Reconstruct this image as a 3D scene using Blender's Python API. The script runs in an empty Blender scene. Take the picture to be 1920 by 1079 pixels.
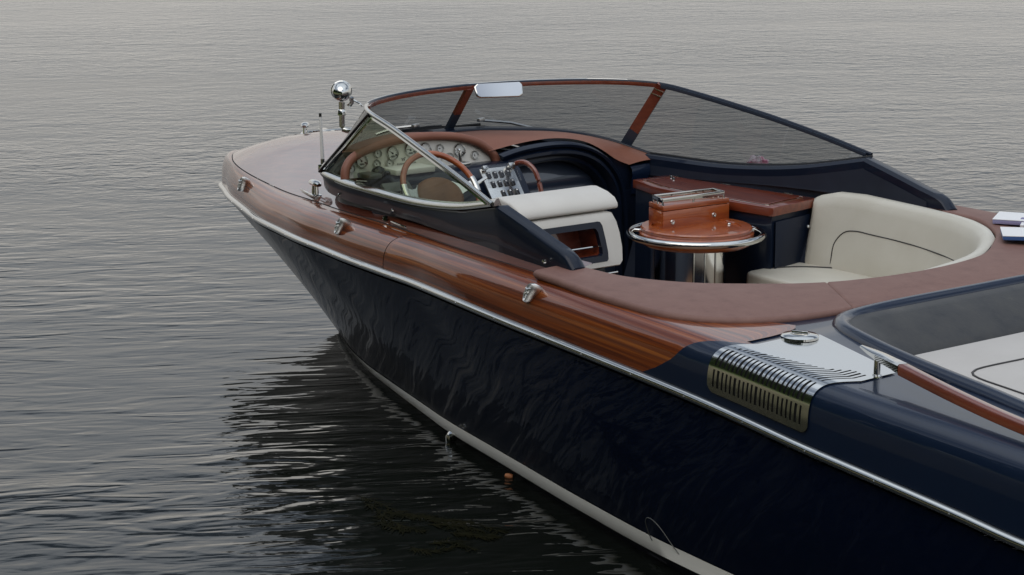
import bpy, bmesh, math, random
import numpy as np
from mathutils import Vector, Matrix

random.seed(7)
rng = np.random.default_rng(7)
S = bpy.context.scene
COL = S.collection

# ------------------------------------------------------------------ camera
cam_d = bpy.data.cameras.new('camera')
cam = bpy.data.objects.new('camera', cam_d)
COL.objects.link(cam)
cam.location = (0.0, 6.385, 2.72)
PITCH, YAW = 0.208977, 0.658164
fwd = Vector((math.cos(YAW) * math.cos(PITCH), -math.sin(YAW) * math.cos(PITCH), -math.sin(PITCH)))
cam.rotation_euler = fwd.to_track_quat('-Z', 'Y').to_euler()
cam_d.sensor_width = 36.0
cam_d.lens = 4100.0 / 1920.0 * 36.0
cam_d.clip_start = 0.05
cam_d.clip_end = 6000
S.camera = cam

# ------------------------------------------------------------------ world
SUN_EL, SUN_AZ = math.radians(54), math.radians(118)     # azimuth measured from +x (bow) towards +y (port)
W = bpy.data.worlds.new('World')
S.world = W
W.use_nodes = True
nt = W.node_tree
nt.nodes.clear()
def wn(t, **k):
    n = nt.nodes.new(t)
    for a, b in k.items():
        setattr(n, a, b)
    return n
out = wn('ShaderNodeOutputWorld')
bg = wn('ShaderNodeBackground')
bg.inputs['Strength'].default_value = 0.1
sky = wn('ShaderNodeTexSky', sky_type='NISHITA', sun_disc=False)
sky.sun_elevation = SUN_EL
sky.sun_rotation = math.pi / 2 - SUN_AZ
sky.air_density = 1.0
sky.dust_density = 2.0
sky.ozone_density = 1.0
tc = wn('ShaderNodeTexCoord')
mp = wn('ShaderNodeMapping')
mp.inputs['Scale'].default_value = (1.0, 1.0, 2.6)
nz = wn('ShaderNodeTexNoise')
nz.inputs['Scale'].default_value = 2.3
nz.inputs['Detail'].default_value = 7
nz.inputs['Roughness'].default_value = 0.55
nz.inputs['Distortion'].default_value = 0.4
cr = wn('ShaderNodeValToRGB')
cr.color_ramp.elements[0].position = 0.44
cr.color_ramp.elements[0].color = (0.12, 0.12, 0.12, 1)
cr.color_ramp.elements[1].position = 0.62
cr.color_ramp.elements[1].color = (1, 1, 1, 1)
nz2 = wn('ShaderNodeTexNoise')
nz2.inputs['Scale'].default_value = 4.0
nz2.inputs['Detail'].default_value = 6
cr2 = wn('ShaderNodeValToRGB')
cr2.color_ramp.elements[0].position = 0.32
cr2.color_ramp.elements[0].color = (9.2, 9.4, 9.7, 1)
cr2.color_ramp.elements[1].position = 0.68
cr2.color_ramp.elements[1].color = (12.6, 12.4, 12.1, 1)
mixw = wn('ShaderNodeMixRGB')
sep = wn('ShaderNodeSeparateXYZ')
elev = wn('ShaderNodeMapRange')                 # cloud deck closes towards the horizon
elev.inputs['From Min'].default_value = 0.10
elev.inputs['From Max'].default_value = 0.62
elev.inputs['To Min'].default_value = 0.34
elev.inputs['To Max'].default_value = -0.01
addc = wn('ShaderNodeMath', operation='ADD')
dot = wn('ShaderNodeVectorMath', operation='DOT_PRODUCT')
dot.inputs[1].default_value = (math.cos(SUN_EL) * math.cos(SUN_AZ), math.cos(SUN_EL) * math.sin(SUN_AZ), math.sin(SUN_EL))
glow = wn('ShaderNodeMapRange')                 # clouds are lit brighter on the side of the sun
glow.inputs['From Min'].default_value = 0.2
glow.inputs['From Max'].default_value = 1.0
glow.inputs['To Min'].default_value = 0.98
glow.inputs['To Max'].default_value = 1.35
tone = wn('ShaderNodeMapRange')
tone.inputs['From Min'].default_value = 0.10
tone.inputs['From Max'].default_value = 0.42
warm = wn('ShaderNodeMixRGB')
warm.inputs['Color1'].default_value = (1.075, 1.045, 0.995, 1)
warm.inputs['Color2'].default_value = (1.10, 1.22, 1.38, 1)
mulw = wn('ShaderNodeMixRGB', blend_type='MULTIPLY')
mulw.inputs['Fac'].default_value = 1.0
mulc = wn('ShaderNodeMixRGB', blend_type='MULTIPLY')
mulc.inputs['Fac'].default_value = 1.0
L = nt.links
L.new(tc.outputs['Generated'], mp.inputs['Vector'])
L.new(mp.outputs['Vector'], nz.inputs['Vector'])
L.new(mp.outputs['Vector'], nz2.inputs['Vector'])
L.new(tc.outputs['Generated'], sep.inputs['Vector'])
L.new(sep.outputs['Z'], elev.inputs['Value'])
L.new(nz.outputs['Fac'], addc.inputs[0])
zen = wn('ShaderNodeMapRange')                  # and again overhead
zen.inputs['From Min'].default_value = 0.60
zen.inputs['From Max'].default_value = 0.85
zen.inputs['To Min'].default_value = 0.0
zen.inputs['To Max'].default_value = 0.30
adde = wn('ShaderNodeMath', operation='ADD')
L.new(sep.outputs['Z'], zen.inputs['Value'])
L.new(elev.outputs['Result'], adde.inputs[0])
L.new(zen.outputs['Result'], adde.inputs[1])
L.new(adde.outputs[0], addc.inputs[1])
L.new(addc.outputs[0], cr.inputs['Fac'])
L.new(nz2.outputs['Fac'], cr2.inputs['Fac'])
L.new(tc.outputs['Generated'], dot.inputs[0])
L.new(dot.outputs['Value'], glow.inputs['Value'])
L.new(sep.outputs['Z'], tone.inputs['Value'])
L.new(tone.outputs['Result'], warm.inputs['Fac'])
L.new(cr2.outputs['Color'], mulw.inputs['Color1'])
L.new(warm.outputs['Color'], mulw.inputs['Color2'])
L.new(mulw.outputs['Color'], mulc.inputs['Color1'])
L.new(glow.outputs['Result'], mulc.inputs['Color2'])
L.new(cr.outputs['Color'], mixw.inputs['Fac'])
L.new(sky.outputs['Color'], mixw.inputs['Color1'])
L.new(mulc.outputs['Color'], mixw.inputs['Color2'])
L.new(mixw.outputs['Color'], bg.inputs['Color'])
L.new(bg.outputs['Background'], out.inputs['Surface'])

sun_d = bpy.data.lights.new('sun', 'SUN')
sun_d.energy = 1.35
sun_d.angle = math.radians(60)
sun_d.color = (1.0, 0.88, 0.74)
sun = bpy.data.objects.new('sun', sun_d)
COL.objects.link(sun)
sd = Vector((math.cos(SUN_EL) * math.cos(SUN_AZ), math.cos(SUN_EL) * math.sin(SUN_AZ), math.sin(SUN_EL)))
sun.rotation_euler = (-sd).to_track_quat('-Z', 'Y').to_euler()
sun.location = sd * 30

S.view_settings.view_transform = 'Standard'
S.view_settings.look = 'None'
S.view_settings.exposure = -0.76
S.view_settings.gamma = 1.0
S.view_settings.use_curve_mapping = False
S.render.engine = 'CYCLES'
S.cycles.max_bounces = 10
S.cycles.glossy_bounces = 6
S.cycles.transparent_max_bounces = 12
S.cycles.caustics_reflective = False
S.cycles.caustics_refractive = False
S.cycles.sample_clamp_indirect = 4

# ------------------------------------------------------------------ materials
def mat(name, col, rough=0.5, metal=0.0, coat=0.0, spec=0.5, coat_rough=0.02):
    m = bpy.data.materials.new(name)
    m.use_nodes = True
    b = m.node_tree.nodes['Principled BSDF']
    b.inputs['Base Color'].default_value = (*col, 1)
    b.inputs['Roughness'].default_value = rough
    b.inputs['Metallic'].default_value = metal
    b.inputs['Coat Weight'].default_value = coat
    b.inputs['Coat Roughness'].default_value = coat_rough
    b.inputs['Coat IOR'].default_value = 1.6
    b.inputs['Specular IOR Level'].default_value = spec
    return m

def nodes_of(m):
    return m.node_tree.nodes, m.node_tree.links, m.node_tree.nodes['Principled BSDF']

def ramp(N, stops):
    r = N.new('ShaderNodeValToRGB')
    e = r.color_ramp.elements
    while len(e) < len(stops):
        e.new(0.5)
    for i, (p, c) in enumerate(stops):
        e[i].position = p
        e[i].color = (*c, 1)
    return r

def add_noise(m, scale, stops, mapscale=(1, 1, 1), detail=5, rough=0.6, dist=0.0, bump=0.0, bump_scale=None, bdist=0.002, rot=(0, 0, 0), attr=None):
    N, K, b = nodes_of(m)
    t = N.new('ShaderNodeTexCoord')
    if attr:
        ta = N.new('ShaderNodeAttribute'); ta.attribute_name = attr
    mp = N.new('ShaderNodeMapping')
    mp.inputs['Scale'].default_value = mapscale
    mp.inputs['Rotation'].default_value = rot
    n = N.new('ShaderNodeTexNoise')
    n.inputs['Scale'].default_value = scale
    n.inputs['Detail'].default_value = detail
    n.inputs['Roughness'].default_value = rough
    n.inputs['Distortion'].default_value = dist
    K.new(ta.outputs['Vector'] if attr else t.outputs['Object'], mp.inputs['Vector'])
    K.new(mp.outputs['Vector'], n.inputs['Vector'])
    if stops:
        r = ramp(N, stops)
        K.new(n.outputs['Fac'], r.inputs['Fac'])
        K.new(r.outputs['Color'], b.inputs['Base Color'])
    if bump:
        n2 = n
        if bump_scale:
            n2 = N.new('ShaderNodeTexNoise')
            n2.inputs['Scale'].default_value = bump_scale
            n2.inputs['Detail'].default_value = 4
            K.new(t.outputs['Object'], n2.inputs['Vector'])
        bp = N.new('ShaderNodeBump')
        bp.inputs['Strength'].default_value = bump
        bp.inputs['Distance'].default_value = bdist
        K.new(n2.outputs['Fac'], bp.inputs['Height'])
        K.new(bp.outputs['Normal'], b.inputs['Normal'])
    return m

# lacquered mahogany, grain along the boat (set below)
WOOD = mat('mahogany', (0.14, 0.035, 0.01), 0.4, coat=1.0)
add_noise(WOOD, 1.0, [(0.36, (0.055, 0.009, 0.002)), (0.46, (0.13, 0.024, 0.004)), (0.54, (0.20, 0.043, 0.006)), (0.66, (0.36, 0.105, 0.014))],
          mapscale=(0.45, 52, 52), detail=7, dist=0.2, rough=0.7, attr='grain')
WOOD_DECK = mat('mahogany_deck', (0.13, 0.035, 0.012), 0.4, coat=1.0)
add_noise(WOOD_DECK, 1.0, [(0.3, (0.09, 0.02, 0.009)), (0.5, (0.13, 0.032, 0.014)), (0.7, (0.18, 0.05, 0.022))],
          mapscale=(1.2, 42, 42), detail=6, dist=0.5)
WOOD_OR = mat('mahogany_table', (0.3, 0.075, 0.014), 0.4, coat=1.0)
add_noise(WOOD_OR, 1.0, [(0.3, (0.22, 0.036, 0.006)), (0.5, (0.32, 0.068, 0.010)), (0.7, (0.40, 0.105, 0.017))],
          mapscale=(30, 4, 40), detail=5, dist=0.5)
WOOD_RED = mat('mahogany_red', (0.2, 0.04, 0.015), 0.4, coat=1.0)
add_noise(WOOD_RED, 1.0, [(0.3, (0.12, 0.020, 0.008)), (0.5, (0.165, 0.031, 0.011)), (0.7, (0.21, 0.043, 0.015))],
          mapscale=(3, 36, 36), detail=5, dist=0.4)
WOOD_DECK.node_tree.nodes['Principled BSDF'].inputs['Coat IOR'].default_value = 3.2
WOOD.node_tree.nodes['Principled BSDF'].inputs['Coat IOR'].default_value = 1.52
WOOD.node_tree.nodes['Principled BSDF'].inputs['Specular IOR Level'].default_value = 0.2
INLAY = mat('maple_inlay', (0.24, 0.13, 0.08), 0.4, coat=1.0)
INLAY.node_tree.nodes['Principled BSDF'].inputs['Coat IOR'].default_value = 3.2
NAVY = mat('navy_gloss', (0.006, 0.011, 0.024), 0.35, coat=0.25, spec=0.15)
add_noise(NAVY, 1.4, [(0.3, (0.005, 0.009, 0.02)), (0.7, (0.008, 0.014, 0.03))])
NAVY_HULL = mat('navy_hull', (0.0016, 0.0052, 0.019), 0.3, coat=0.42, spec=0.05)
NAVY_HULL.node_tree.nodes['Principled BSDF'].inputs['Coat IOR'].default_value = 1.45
NAVY_BOTTOM = mat('navy_antifouling', (0.012, 0.014, 0.028), 0.45)
add_noise(NAVY_BOTTOM, 9.0, [(0.35, (0.009, 0.01, 0.02)), (0.7, (0.018, 0.02, 0.03))])
NAVY_VINYL = mat('navy_vinyl', (0.010, 0.014, 0.026), 0.5)
add_noise(NAVY_VINYL, 6.0, [(0.3, (0.011, 0.016, 0.030)), (0.7, (0.017, 0.024, 0.042))], bump=0.35, bump_scale=240, bdist=0.001)
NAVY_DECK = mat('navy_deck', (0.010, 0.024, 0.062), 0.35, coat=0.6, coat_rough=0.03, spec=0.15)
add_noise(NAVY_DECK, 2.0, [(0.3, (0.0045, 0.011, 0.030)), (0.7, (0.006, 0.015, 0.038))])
DOOR_NAVY = mat('door_navy', (0.018, 0.028, 0.05), 0.35, coat=1.0)
NAVY_SATIN = mat('navy_satin', (0.03, 0.042, 0.066), 0.4)
add_noise(NAVY_SATIN, 3.0, [(0.3, (0.026, 0.038, 0.06)), (0.7, (0.036, 0.048, 0.072))])
WHITE_STRIPE = mat('white_stripe', (0.62, 0.62, 0.56), 0.35, coat=0.5)
add_noise(WHITE_STRIPE, 3.0, [(0.3, (0.50, 0.495, 0.445)), (0.7, (0.60, 0.59, 0.54))], mapscale=(0.6, 1, 6))
CHROME = mat('chrome', (0.62, 0.62, 0.60), 0.06, metal=1.0)
PED = mat('pedestal_steel', (0.88, 0.88, 0.86), 0.11, metal=1.0)
NICKEL = mat('polished_nickel', (0.92, 0.92, 0.90), 0.34, metal=1.0)
CHROME_SOFT = mat('brushed_steel', (0.74, 0.74, 0.72), 0.16, metal=1.0)
add_noise(CHROME_SOFT, 1.0, [(0.3, (0.52, 0.52, 0.50)), (0.7, (0.62, 0.62, 0.60))], mapscale=(6, 180, 180))
STEEL_DULL = mat('dull_steel', (0.42, 0.42, 0.40), 0.28, metal=1.0)
LEATHER_W = mat('white_leather', (0.62, 0.60, 0.56), 0.45)
add_noise(LEATHER_W, 4.0, [(0.3, (0.575, 0.55, 0.505)), (0.7, (0.63, 0.605, 0.56))], bump=0.4, bump_scale=160, bdist=0.001)
LEATHER_C = mat('cream_leather', (0.60, 0.56, 0.46), 0.42)
add_noise(LEATHER_C, 3.0, [(0.3, (0.54, 0.51, 0.43)), (0.7, (0.61, 0.585, 0.51))], bump=0.4, bump_scale=140, bdist=0.0012)
TAN = mat('tan_leather', (0.19, 0.085, 0.06), 0.6)
add_noise(TAN, 13.0, [(0.25, (0.14, 0.068, 0.053)), (0.45, (0.185, 0.094, 0.074)), (0.6, (0.20, 0.105, 0.083)), (0.8, (0.24, 0.135, 0.11))], detail=9, rough=0.7,
          bump=0.5, bump_scale=110, bdist=0.0015)
TAN_DASH = mat('tan_dash', (0.22, 0.085, 0.052), 0.5)
add_noise(TAN_DASH, 4.0, [(0.3, (0.19, 0.07, 0.042)), (0.7, (0.25, 0.10, 0.062))], bump=0.3, bump_scale=150, bdist=0.001)
BROWN_HUB = mat('brown_leather', (0.15, 0.066, 0.03), 0.5)
add_noise(BROWN_HUB, 8.0, [(0.3, (0.12, 0.052, 0.024)), (0.7, (0.18, 0.082, 0.038))], bump=0.3, bump_scale=170, bdist=0.001)
GREY_LEATHER = mat('grey_leather', (0.115, 0.115, 0.115), 0.5, spec=0.3)
add_noise(GREY_LEATHER, 7.0, [(0.25, (0.022, 0.025, 0.030)), (0.45, (0.045, 0.046, 0.048)), (0.6, (0.055, 0.055, 0.054)), (0.8, (0.115, 0.11, 0.098))], detail=9, rough=0.72,
          bump=0.5, bump_scale=130, bdist=0.0015)
CREAM_PAD = mat('sunpad_leather', (0.70, 0.68, 0.64), 0.5)
add_noise(CREAM_PAD, 3.0, [(0.3, (0.49, 0.465, 0.435)), (0.7, (0.54, 0.515, 0.485))], bump=0.3, bump_scale=150, bdist=0.001)
BLACK = mat('black_rubber', (0.012, 0.012, 0.013), 0.5)
BLACK_GLOSS = mat('black_plastic', (0.015, 0.015, 0.017), 0.2)
GREY_PL = mat('grey_plastic', (0.09, 0.095, 0.09), 0.4)
WHITE_PL = mat('white_plastic', (0.78, 0.77, 0.74), 0.35)
PANEL_W = mat('ivory_panel', (0.66, 0.64, 0.58), 0.35, coat=0.3)
DIAL = mat('dial_face', (0.60, 0.60, 0.57), 0.4, coat=0.6)
DARKVOID = mat('dark_void', (0.006, 0.006, 0.006), 0.6)
PIPING = mat('dark_piping', (0.02, 0.018, 0.018), 0.5)
PAPER = mat('white_paper', (0.78, 0.78, 0.78), 0.5)
BLUEINK = mat('blue_cover', (0.05, 0.12, 0.32), 0.4)
PURPLE = mat('lilac_edge', (0.30, 0.29, 0.48), 0.5)
REDINK = mat('red_cover', (0.45, 0.03, 0.03), 0.4)
PINK = mat('pink_cloth', (0.66, 0.16, 0.26), 0.8)
add_noise(PINK, 26.0, [(0.36, (0.92, 0.36, 0.50)), (0.56, (0.94, 0.84, 0.86))], detail=3)
CORK = mat('orange_cork', (0.42, 0.16, 0.06), 0.6)
add_noise(CORK, 60.0, [(0.3, (0.30, 0.10, 0.035)), (0.7, (0.5, 0.21, 0.09))])
TEAK = mat('teak_floor', (0.18, 0.09, 0.045), 0.5)
add_noise(TEAK, 1.0, [(0.3, (0.13, 0.06, 0.03)), (0.7, (0.23, 0.12, 0.06))], mapscale=(2, 40, 40))
WEED = mat('water_weed', (0.032, 0.03, 0.008), 0.6, spec=0.05)
add_noise(WEED, 12.0, [(0.3, (0.004, 0.005, 0.0015)), (0.7, (0.013, 0.012, 0.004))])
ORANGE_LENS = mat('amber_lens', (0.35, 0.09, 0.01), 0.2, coat=1.0)
MIRROR_GREY = mat('mirror_glass', (0.9, 0.9, 0.88), 0.03, metal=1.0)

def glass_mat(name, tint, refl=0.7):
    m = bpy.data.materials.new(name)
    m.use_nodes = True
    N, K = m.node_tree.nodes, m.node_tree.links
    N.clear()
    o = N.new('ShaderNodeOutputMaterial')
    mx = N.new('ShaderNodeMixShader')
    tr = N.new('ShaderNodeBsdfTransparent')
    tr.inputs['Color'].default_value = (*tint, 1)
    gl = N.new('ShaderNodeBsdfGlossy')
    gl.inputs['Roughness'].default_value = 0.01
    gl.inputs['Color'].default_value = (refl, refl, refl, 1)
    fr = N.new('ShaderNodeFresnel')
    ge = N.new('ShaderNodeNewGeometry')
    ir = N.new('ShaderNodeMapRange')          # a thin pane reflects alike from both faces
    ir.inputs['To Min'].default_value = 1.5
    ir.inputs['To Max'].default_value = 1 / 1.5
    K.new(ge.outputs['Backfacing'], ir.inputs['Value'])
    K.new(ir.outputs['Result'], fr.inputs['IOR'])
    K.new(fr.outputs['Fac'], mx.inputs['Fac'])
    K.new(tr.outputs['BSDF'], mx.inputs[1])
    K.new(gl.outputs['BSDF'], mx.inputs[2])
    K.new(mx.outputs['Shader'], o.inputs['Surface'])
    return m
GLASS = glass_mat('tinted_glass', (0.42, 0.43, 0.44))
GLASS_SIDE = glass_mat('side_glass', (0.62, 0.68, 0.54), 1.0)
ACRYLIC = glass_mat('clear_acrylic', (0.9, 0.9, 0.9))

# ------------------------------------------------------------------ geometry helpers
def spline(pts, n):
    """Catmull-Rom through the points, n samples evenly spaced along the chord length."""
    P = np.array(pts, float)
    d = np.linalg.norm(np.diff(P, axis=0), axis=1)
    t = np.concatenate([[0], np.cumsum(np.sqrt(d))])
    L_ = np.concatenate([[0], np.cumsum(d)])
    m = np.zeros_like(P)
    for i in range(len(P)):
        if i == 0:
            m[i] = (P[1] - P[0]) / (t[1] - t[0])
        elif i == len(P) - 1:
            m[i] = (P[-1] - P[-2]) / (t[-1] - t[-2])
        else:
            h0, h1 = t[i] - t[i - 1], t[i + 1] - t[i]
            a, b = (P[i] - P[i - 1]) / h0, (P[i + 1] - P[i]) / h1
            m[i] = (a * h1 + b * h0) / (h0 + h1)
    fine_t = np.linspace(0, t[-1], max(400, n * 8))
    k = np.clip(np.searchsorted(t, fine_t, 'right') - 1, 0, len(P) - 2)
    h = (t[k + 1] - t[k])[:, None]
    u = ((fine_t - t[k])[:, None]) / h
    F = (2 * u**3 - 3 * u**2 + 1) * P[k] + (u**3 - 2 * u**2 + u) * h * m[k] + (-2 * u**3 + 3 * u**2) * P[k + 1] + (u**3 - u**2) * h * m[k + 1]
    s = np.concatenate([[0], np.cumsum(np.linalg.norm(np.diff(F, axis=0), axis=1))])
    q = np.linspace(0, s[-1], n)
    return np.stack([np.interp(q, s, F[:, j]) for j in range(P.shape[1])], 1)

def by_x(curve, xs):
    """y and z of a curve at the given x (x decreasing along the curve)."""
    c = np.array(curve)
    o = np.argsort(c[:, 0])
    return np.stack([np.interp(xs, c[o, 0], c[o, j]) for j in range(1, c.shape[1])], -1)

class MB:
    def __init__(self):
        self.v, self.f, self.m, self.g = [], [], [], []
    def grain(self, rows):
        """grain coordinates for the vertices of the last grid: (along the board, across it, 0)"""
        flat = [p for r in rows for p in r]
        self.g = list(self.v[:len(self.v) - len(flat)]) + [tuple(map(float, p)) for p in flat]
    def add(self, verts, faces, mi=0):
        o = len(self.v)
        self.v += [tuple(float(c) for c in p) for p in verts]
        self.f += [tuple(i + o for i in f) for f in faces]
        self.m += [mi] * len(faces)
    def grid(self, rows, mi=0, close_u=False, close_v=False, flip=False):
        R = [list(r) for r in rows]
        nr, nc = len(R), len(R[0])
        vs = [p for r in R for p in r]
        fs = []
        for i in range(nr if close_u else nr - 1):
            for j in range(nc if close_v else nc - 1):
                a, b = i * nc + j, i * nc + (j + 1) % nc
                c, d = ((i + 1) % nr) * nc + (j + 1) % nc, ((i + 1) % nr) * nc + j
                fs.append((d, c, b, a) if flip else (a, b, c, d))
        self.add(vs, fs, mi)
    def loft(self, loops, mi=0, caps=True):
        """closed cross sections"""
        self.grid(loops, mi, close_v=True)
        if caps:
            n = len(loops[0])
            o = len(self.v) - n * len(loops)
            self.f.append(tuple(o + i for i in range(n - 1, -1, -1))); self.m.append(mi)
            o2 = len(self.v) - n
            self.f.append(tuple(o2 + i for i in range(n))); self.m.append(mi)
    def tube(self, path, r, n=10, mi=0, closed=False, sx=1.0, up=(0, 0, 1), caps=True):
        P = [Vector(p) for p in path]
        k = len(P)
        rr = r if hasattr(r, '__len__') else [r] * k
        loops = []
        for i in range(k):
            if closed:
                t = P[(i + 1) % k] - P[i - 1]
            else:
                t = P[min(i + 1, k - 1)] - P[max(i - 1, 0)]
            t.normalize()
            u = Vector(up)
            if abs(u.dot(t)) > 0.95:
                u = Vector((0, 1, 0)) if abs(t.y) < 0.9 else Vector((1, 0, 0))
            a = t.cross(u).normalized()
            b = a.cross(t).normalized()
            loops.append([P[i] + (a * math.cos(2 * math.pi * j / n) * sx + b * math.sin(2 * math.pi * j / n)) * rr[i] for j in range(n)])
        if closed:
            self.grid(loops, mi, close_u=True, close_v=True)
        else:
            self.loft(loops, mi, caps)
    def lathe(self, prof, centre=(0, 0, 0), axis=(0, 0, 1), n=24, mi=0):
        ax = Vector(axis).normalized()
        u = ax.orthogonal().normalized()
        w = ax.cross(u)
        c = Vector(centre)
        rows = [[c + ax * h + (u * math.cos(2 * math.pi * j / n) + w * math.sin(2 * math.pi * j / n)) * r for j in range(n)] for r, h in prof]
        self.grid(rows, mi, close_v=True)
    def box(self, centre, size, rot=None, bev=0.0, mi=0, seg=2):
        bm = bmesh.new()
        bmesh.ops.create_cube(bm, size=1)
        bmesh.ops.scale(bm, vec=size, verts=bm.verts)
        if bev:
            bmesh.ops.bevel(bm, geom=bm.edges[:], offset=min(bev, min(size) * 0.49), segments=seg, profile=0.5, affect='EDGES', clamp_overlap=True)
        M = Matrix.Translation(Vector(centre)) @ (rot.to_4x4() if rot is not None else Matrix())
        bm.transform(M)
        self.from_bm(bm, mi)
    def from_bm(self, bm, mi=0):
        bm.verts.index_update()
        self.add([v.co[:] for v in bm.verts], [tuple(v.index for v in f.verts) for f in bm.faces], mi)
        bm.free()
    def prism(self, outline, vec, mi=0, bev=0.0, seg=2):
        """planar outline (3D points) extruded along vec, edges bevelled"""
        bm = bmesh.new()
        vs = [bm.verts.new(Vector(p)) for p in outline]
        f = bm.faces.new(vs)
        r = bmesh.ops.extrude_face_region(bm, geom=[f])
        bmesh.ops.translate(bm, vec=Vector(vec), verts=[e for e in r['geom'] if isinstance(e, bmesh.types.BMVert)])
        bmesh.ops.recalc_face_normals(bm, faces=bm.faces[:])
        if bev:
            bmesh.ops.bevel(bm, geom=[e for e in bm.edges if e.calc_face_angle(0) > 0.5], offset=bev, segments=seg, profile=0.5, affect='EDGES', clamp_overlap=True)
        self.from_bm(bm, mi)
    def mirror(self):
        """add the starboard twin of everything so far"""
        o = len(self.v)
        vs, fs, ms = list(self.v), list(self.f), list(self.m)
        if self.g: self.g = list(self.g) * 2
        self.v += [(x, -y, z) for x, y, z in vs]
        self.f += [tuple(i + o for i in reversed(f)) for f in fs]
        self.m += ms
        return self
    def pair(self, name, mats, parent=None, offset_root=True, **k):
        tw = MB()
        tw.v = [(x, -y, z) for x, y, z in self.v]
        tw.f = [tuple(reversed(f)) for f in self.f]
        tw.m = list(self.m); tw.g = list(self.g)
        if offset_root:
            return self.build(name, mats, parent, **k), tw.build(name, mats, parent, **k)
        return sub(self, name, mats, parent, **k), sub(tw, name, mats, parent, **k)
    def build(self, name, mats, parent=None, sharp=35, smooth=True, weld=1e-5, recalc=True):
        me = bpy.data.meshes.new(name)
        bm = bmesh.new()
        lay = bm.verts.layers.float_vector.new('grain')
        vs = [bm.verts.new(p) for p in self.v]
        gg = self.g + self.v[len(self.g):]
        for a_, p in zip(vs, gg):
            a_[lay] = Vector(p)
        for f, m_ in zip(self.f, self.m):
            if len(set(f)) < 3:
                continue
            try:
                fc = bm.faces.new([vs[i] for i in f])
                fc.material_index = m_
            except ValueError:
                pass
        if weld:
            bmesh.ops.remove_doubles(bm, verts=bm.verts[:], dist=weld)
        if recalc:
            bmesh.ops.recalc_face_normals(bm, faces=bm.faces[:])
        bm.to_mesh(me)
        bm.free()
        for m_ in (mats if isinstance(mats, (list, tuple)) else [mats]):
            me.materials.append(m_)
        if smooth:
            me.shade_smooth()
            me.set_sharp_from_angle(angle=math.radians(sharp))
        o = bpy.data.objects.new(name, me)
        COL.objects.link(o)
        if parent is not None:
            attach(o, parent)
        return o

def world_loc(p):
    l = Vector((0, 0, 0))
    while p is not None:
        l = l + p.location
        p = p.parent
    return l
def attach(o, p):
    o.parent = p
    # meshes are written in boat coordinates; only the root carries an offset
    r = p
    while r.parent is not None:
        r = r.parent
    if p.parent is None:
        o.location = -Vector(p.location) + Vector(o.location)
    return o
def tag(o, label=None, cat=None, group=None, kind=None):
    if label: o['label'] = label
    if cat: o['category'] = cat
    if group: o['group'] = group
    if kind: o['kind'] = kind
    return o
def empty(name, loc):
    o = bpy.data.objects.new(name, None)
    o.empty_display_size = 0.3
    o.location = loc
    COL.objects.link(o)
    return o
def copy_part(src, name, parent, offset):
    o = src.copy()
    o.name = name
    COL.objects.link(o)
    o.location = Vector(src.location) + Vector(offset)
    return o

# ------------------------------------------------------------------ lake
wm = bpy.data.materials.new('lake_water')
wm.use_nodes = True
N, K = wm.node_tree.nodes, wm.node_tree.links
b = N['Principled BSDF']
b.inputs['Base Color'].default_value = (0.006, 0.0075, 0.006, 1)
b.inputs['Roughness'].default_value = 0.03
b.inputs['IOR'].default_value = 1.333
t = N.new('ShaderNodeTexCoord')
def wave(scale_along, scale_cross, rot, detail=2, dist=0.3, rough=0.5):
    mp_ = N.new('ShaderNodeMapping')
    mp_.vector_type = 'TEXTURE'
    mp_.inputs['Rotation'].default_value = (0, 0, rot)
    mp_.inputs['Scale'].default_value = (scale_along, scale_cross, 1)
    n_ = N.new('ShaderNodeTexNoise')
    n_.inputs['Scale'].default_value = 1.0
    n_.inputs['Detail'].default_value = detail
    n_.inputs['Roughness'].default_value = rough
    n_.inputs['Distortion'].default_value = dist
    K.new(t.outputs['Object'], mp_.inputs['Vector'])
    K.new(mp_.outputs['Vector'], n_.inputs['Vector'])
    return n_.outputs['Fac']
def mth(op, a, c):
    m_ = N.new('ShaderNodeMath')
    m_.operation = op
    for i, q in enumerate((a, c)):
        if isinstance(q, (int, float)):
            m_.inputs[i].default_value = q
        else:
            K.new(q, m_.inputs[i])
    return m_.outputs[0]
w1 = wave(0.30, 0.62, -YAW + 0.22, 2.0, 0.8)
w2 = wave(0.13, 0.46, -YAW + 0.16, 1.8, 0.8, 0.5)
w2b = wave(0.12, 0.16, -YAW - 0.15, 2.5, 0.7, 0.6)
w3 = wave(0.055, 0.085, -YAW + 0.05, 2, 0.3)
patch = wave(4.0, 8.0, -YAW, 3, 0.6)
pr = N.new('ShaderNodeMapRange')
pr.inputs['From Min'].default_value = 0.35
pr.inputs['From Max'].default_value = 0.65
pr.inputs['To Min'].default_value = 0.45
pr.inputs['To Max'].default_value = 1.15
K.new(patch, pr.inputs['Value'])
sepw = N.new('ShaderNodeSeparateXYZ')
K.new(t.outputs['Object'], sepw.inputs['Vector'])
off = mth('SUBTRACT', mth('MULTIPLY', sepw.outputs['X'], math.cos(YAW)), mth('MULTIPLY', sepw.outputs['Y'], math.sin(YAW)))
lee = N.new('ShaderNodeMapRange')
lee.interpolation_type = 'SMOOTHSTEP'
lee.inputs['From Min'].default_value = 7.0
lee.inputs['From Max'].default_value = 15.0
lee.inputs['To Min'].default_value = 0.0
lee.inputs['To Max'].default_value = 1.0
K.new(off, lee.inputs['Value'])
out_ = lee.outputs['Result']
in_ = mth('SUBTRACT', 1.0, out_)
near_h = mth('ADD', mth('MULTIPLY', w1, 0.024), mth('ADD', mth('MULTIPLY', w2, 0.0235), mth('MULTIPLY', w3, 0.0024)))
far_h = mth('ADD', mth('MULTIPLY', w1, 0.016), mth('ADD', mth('MULTIPLY', w2b, 0.0150), mth('MULTIPLY', w3, 0.0036)))
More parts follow.
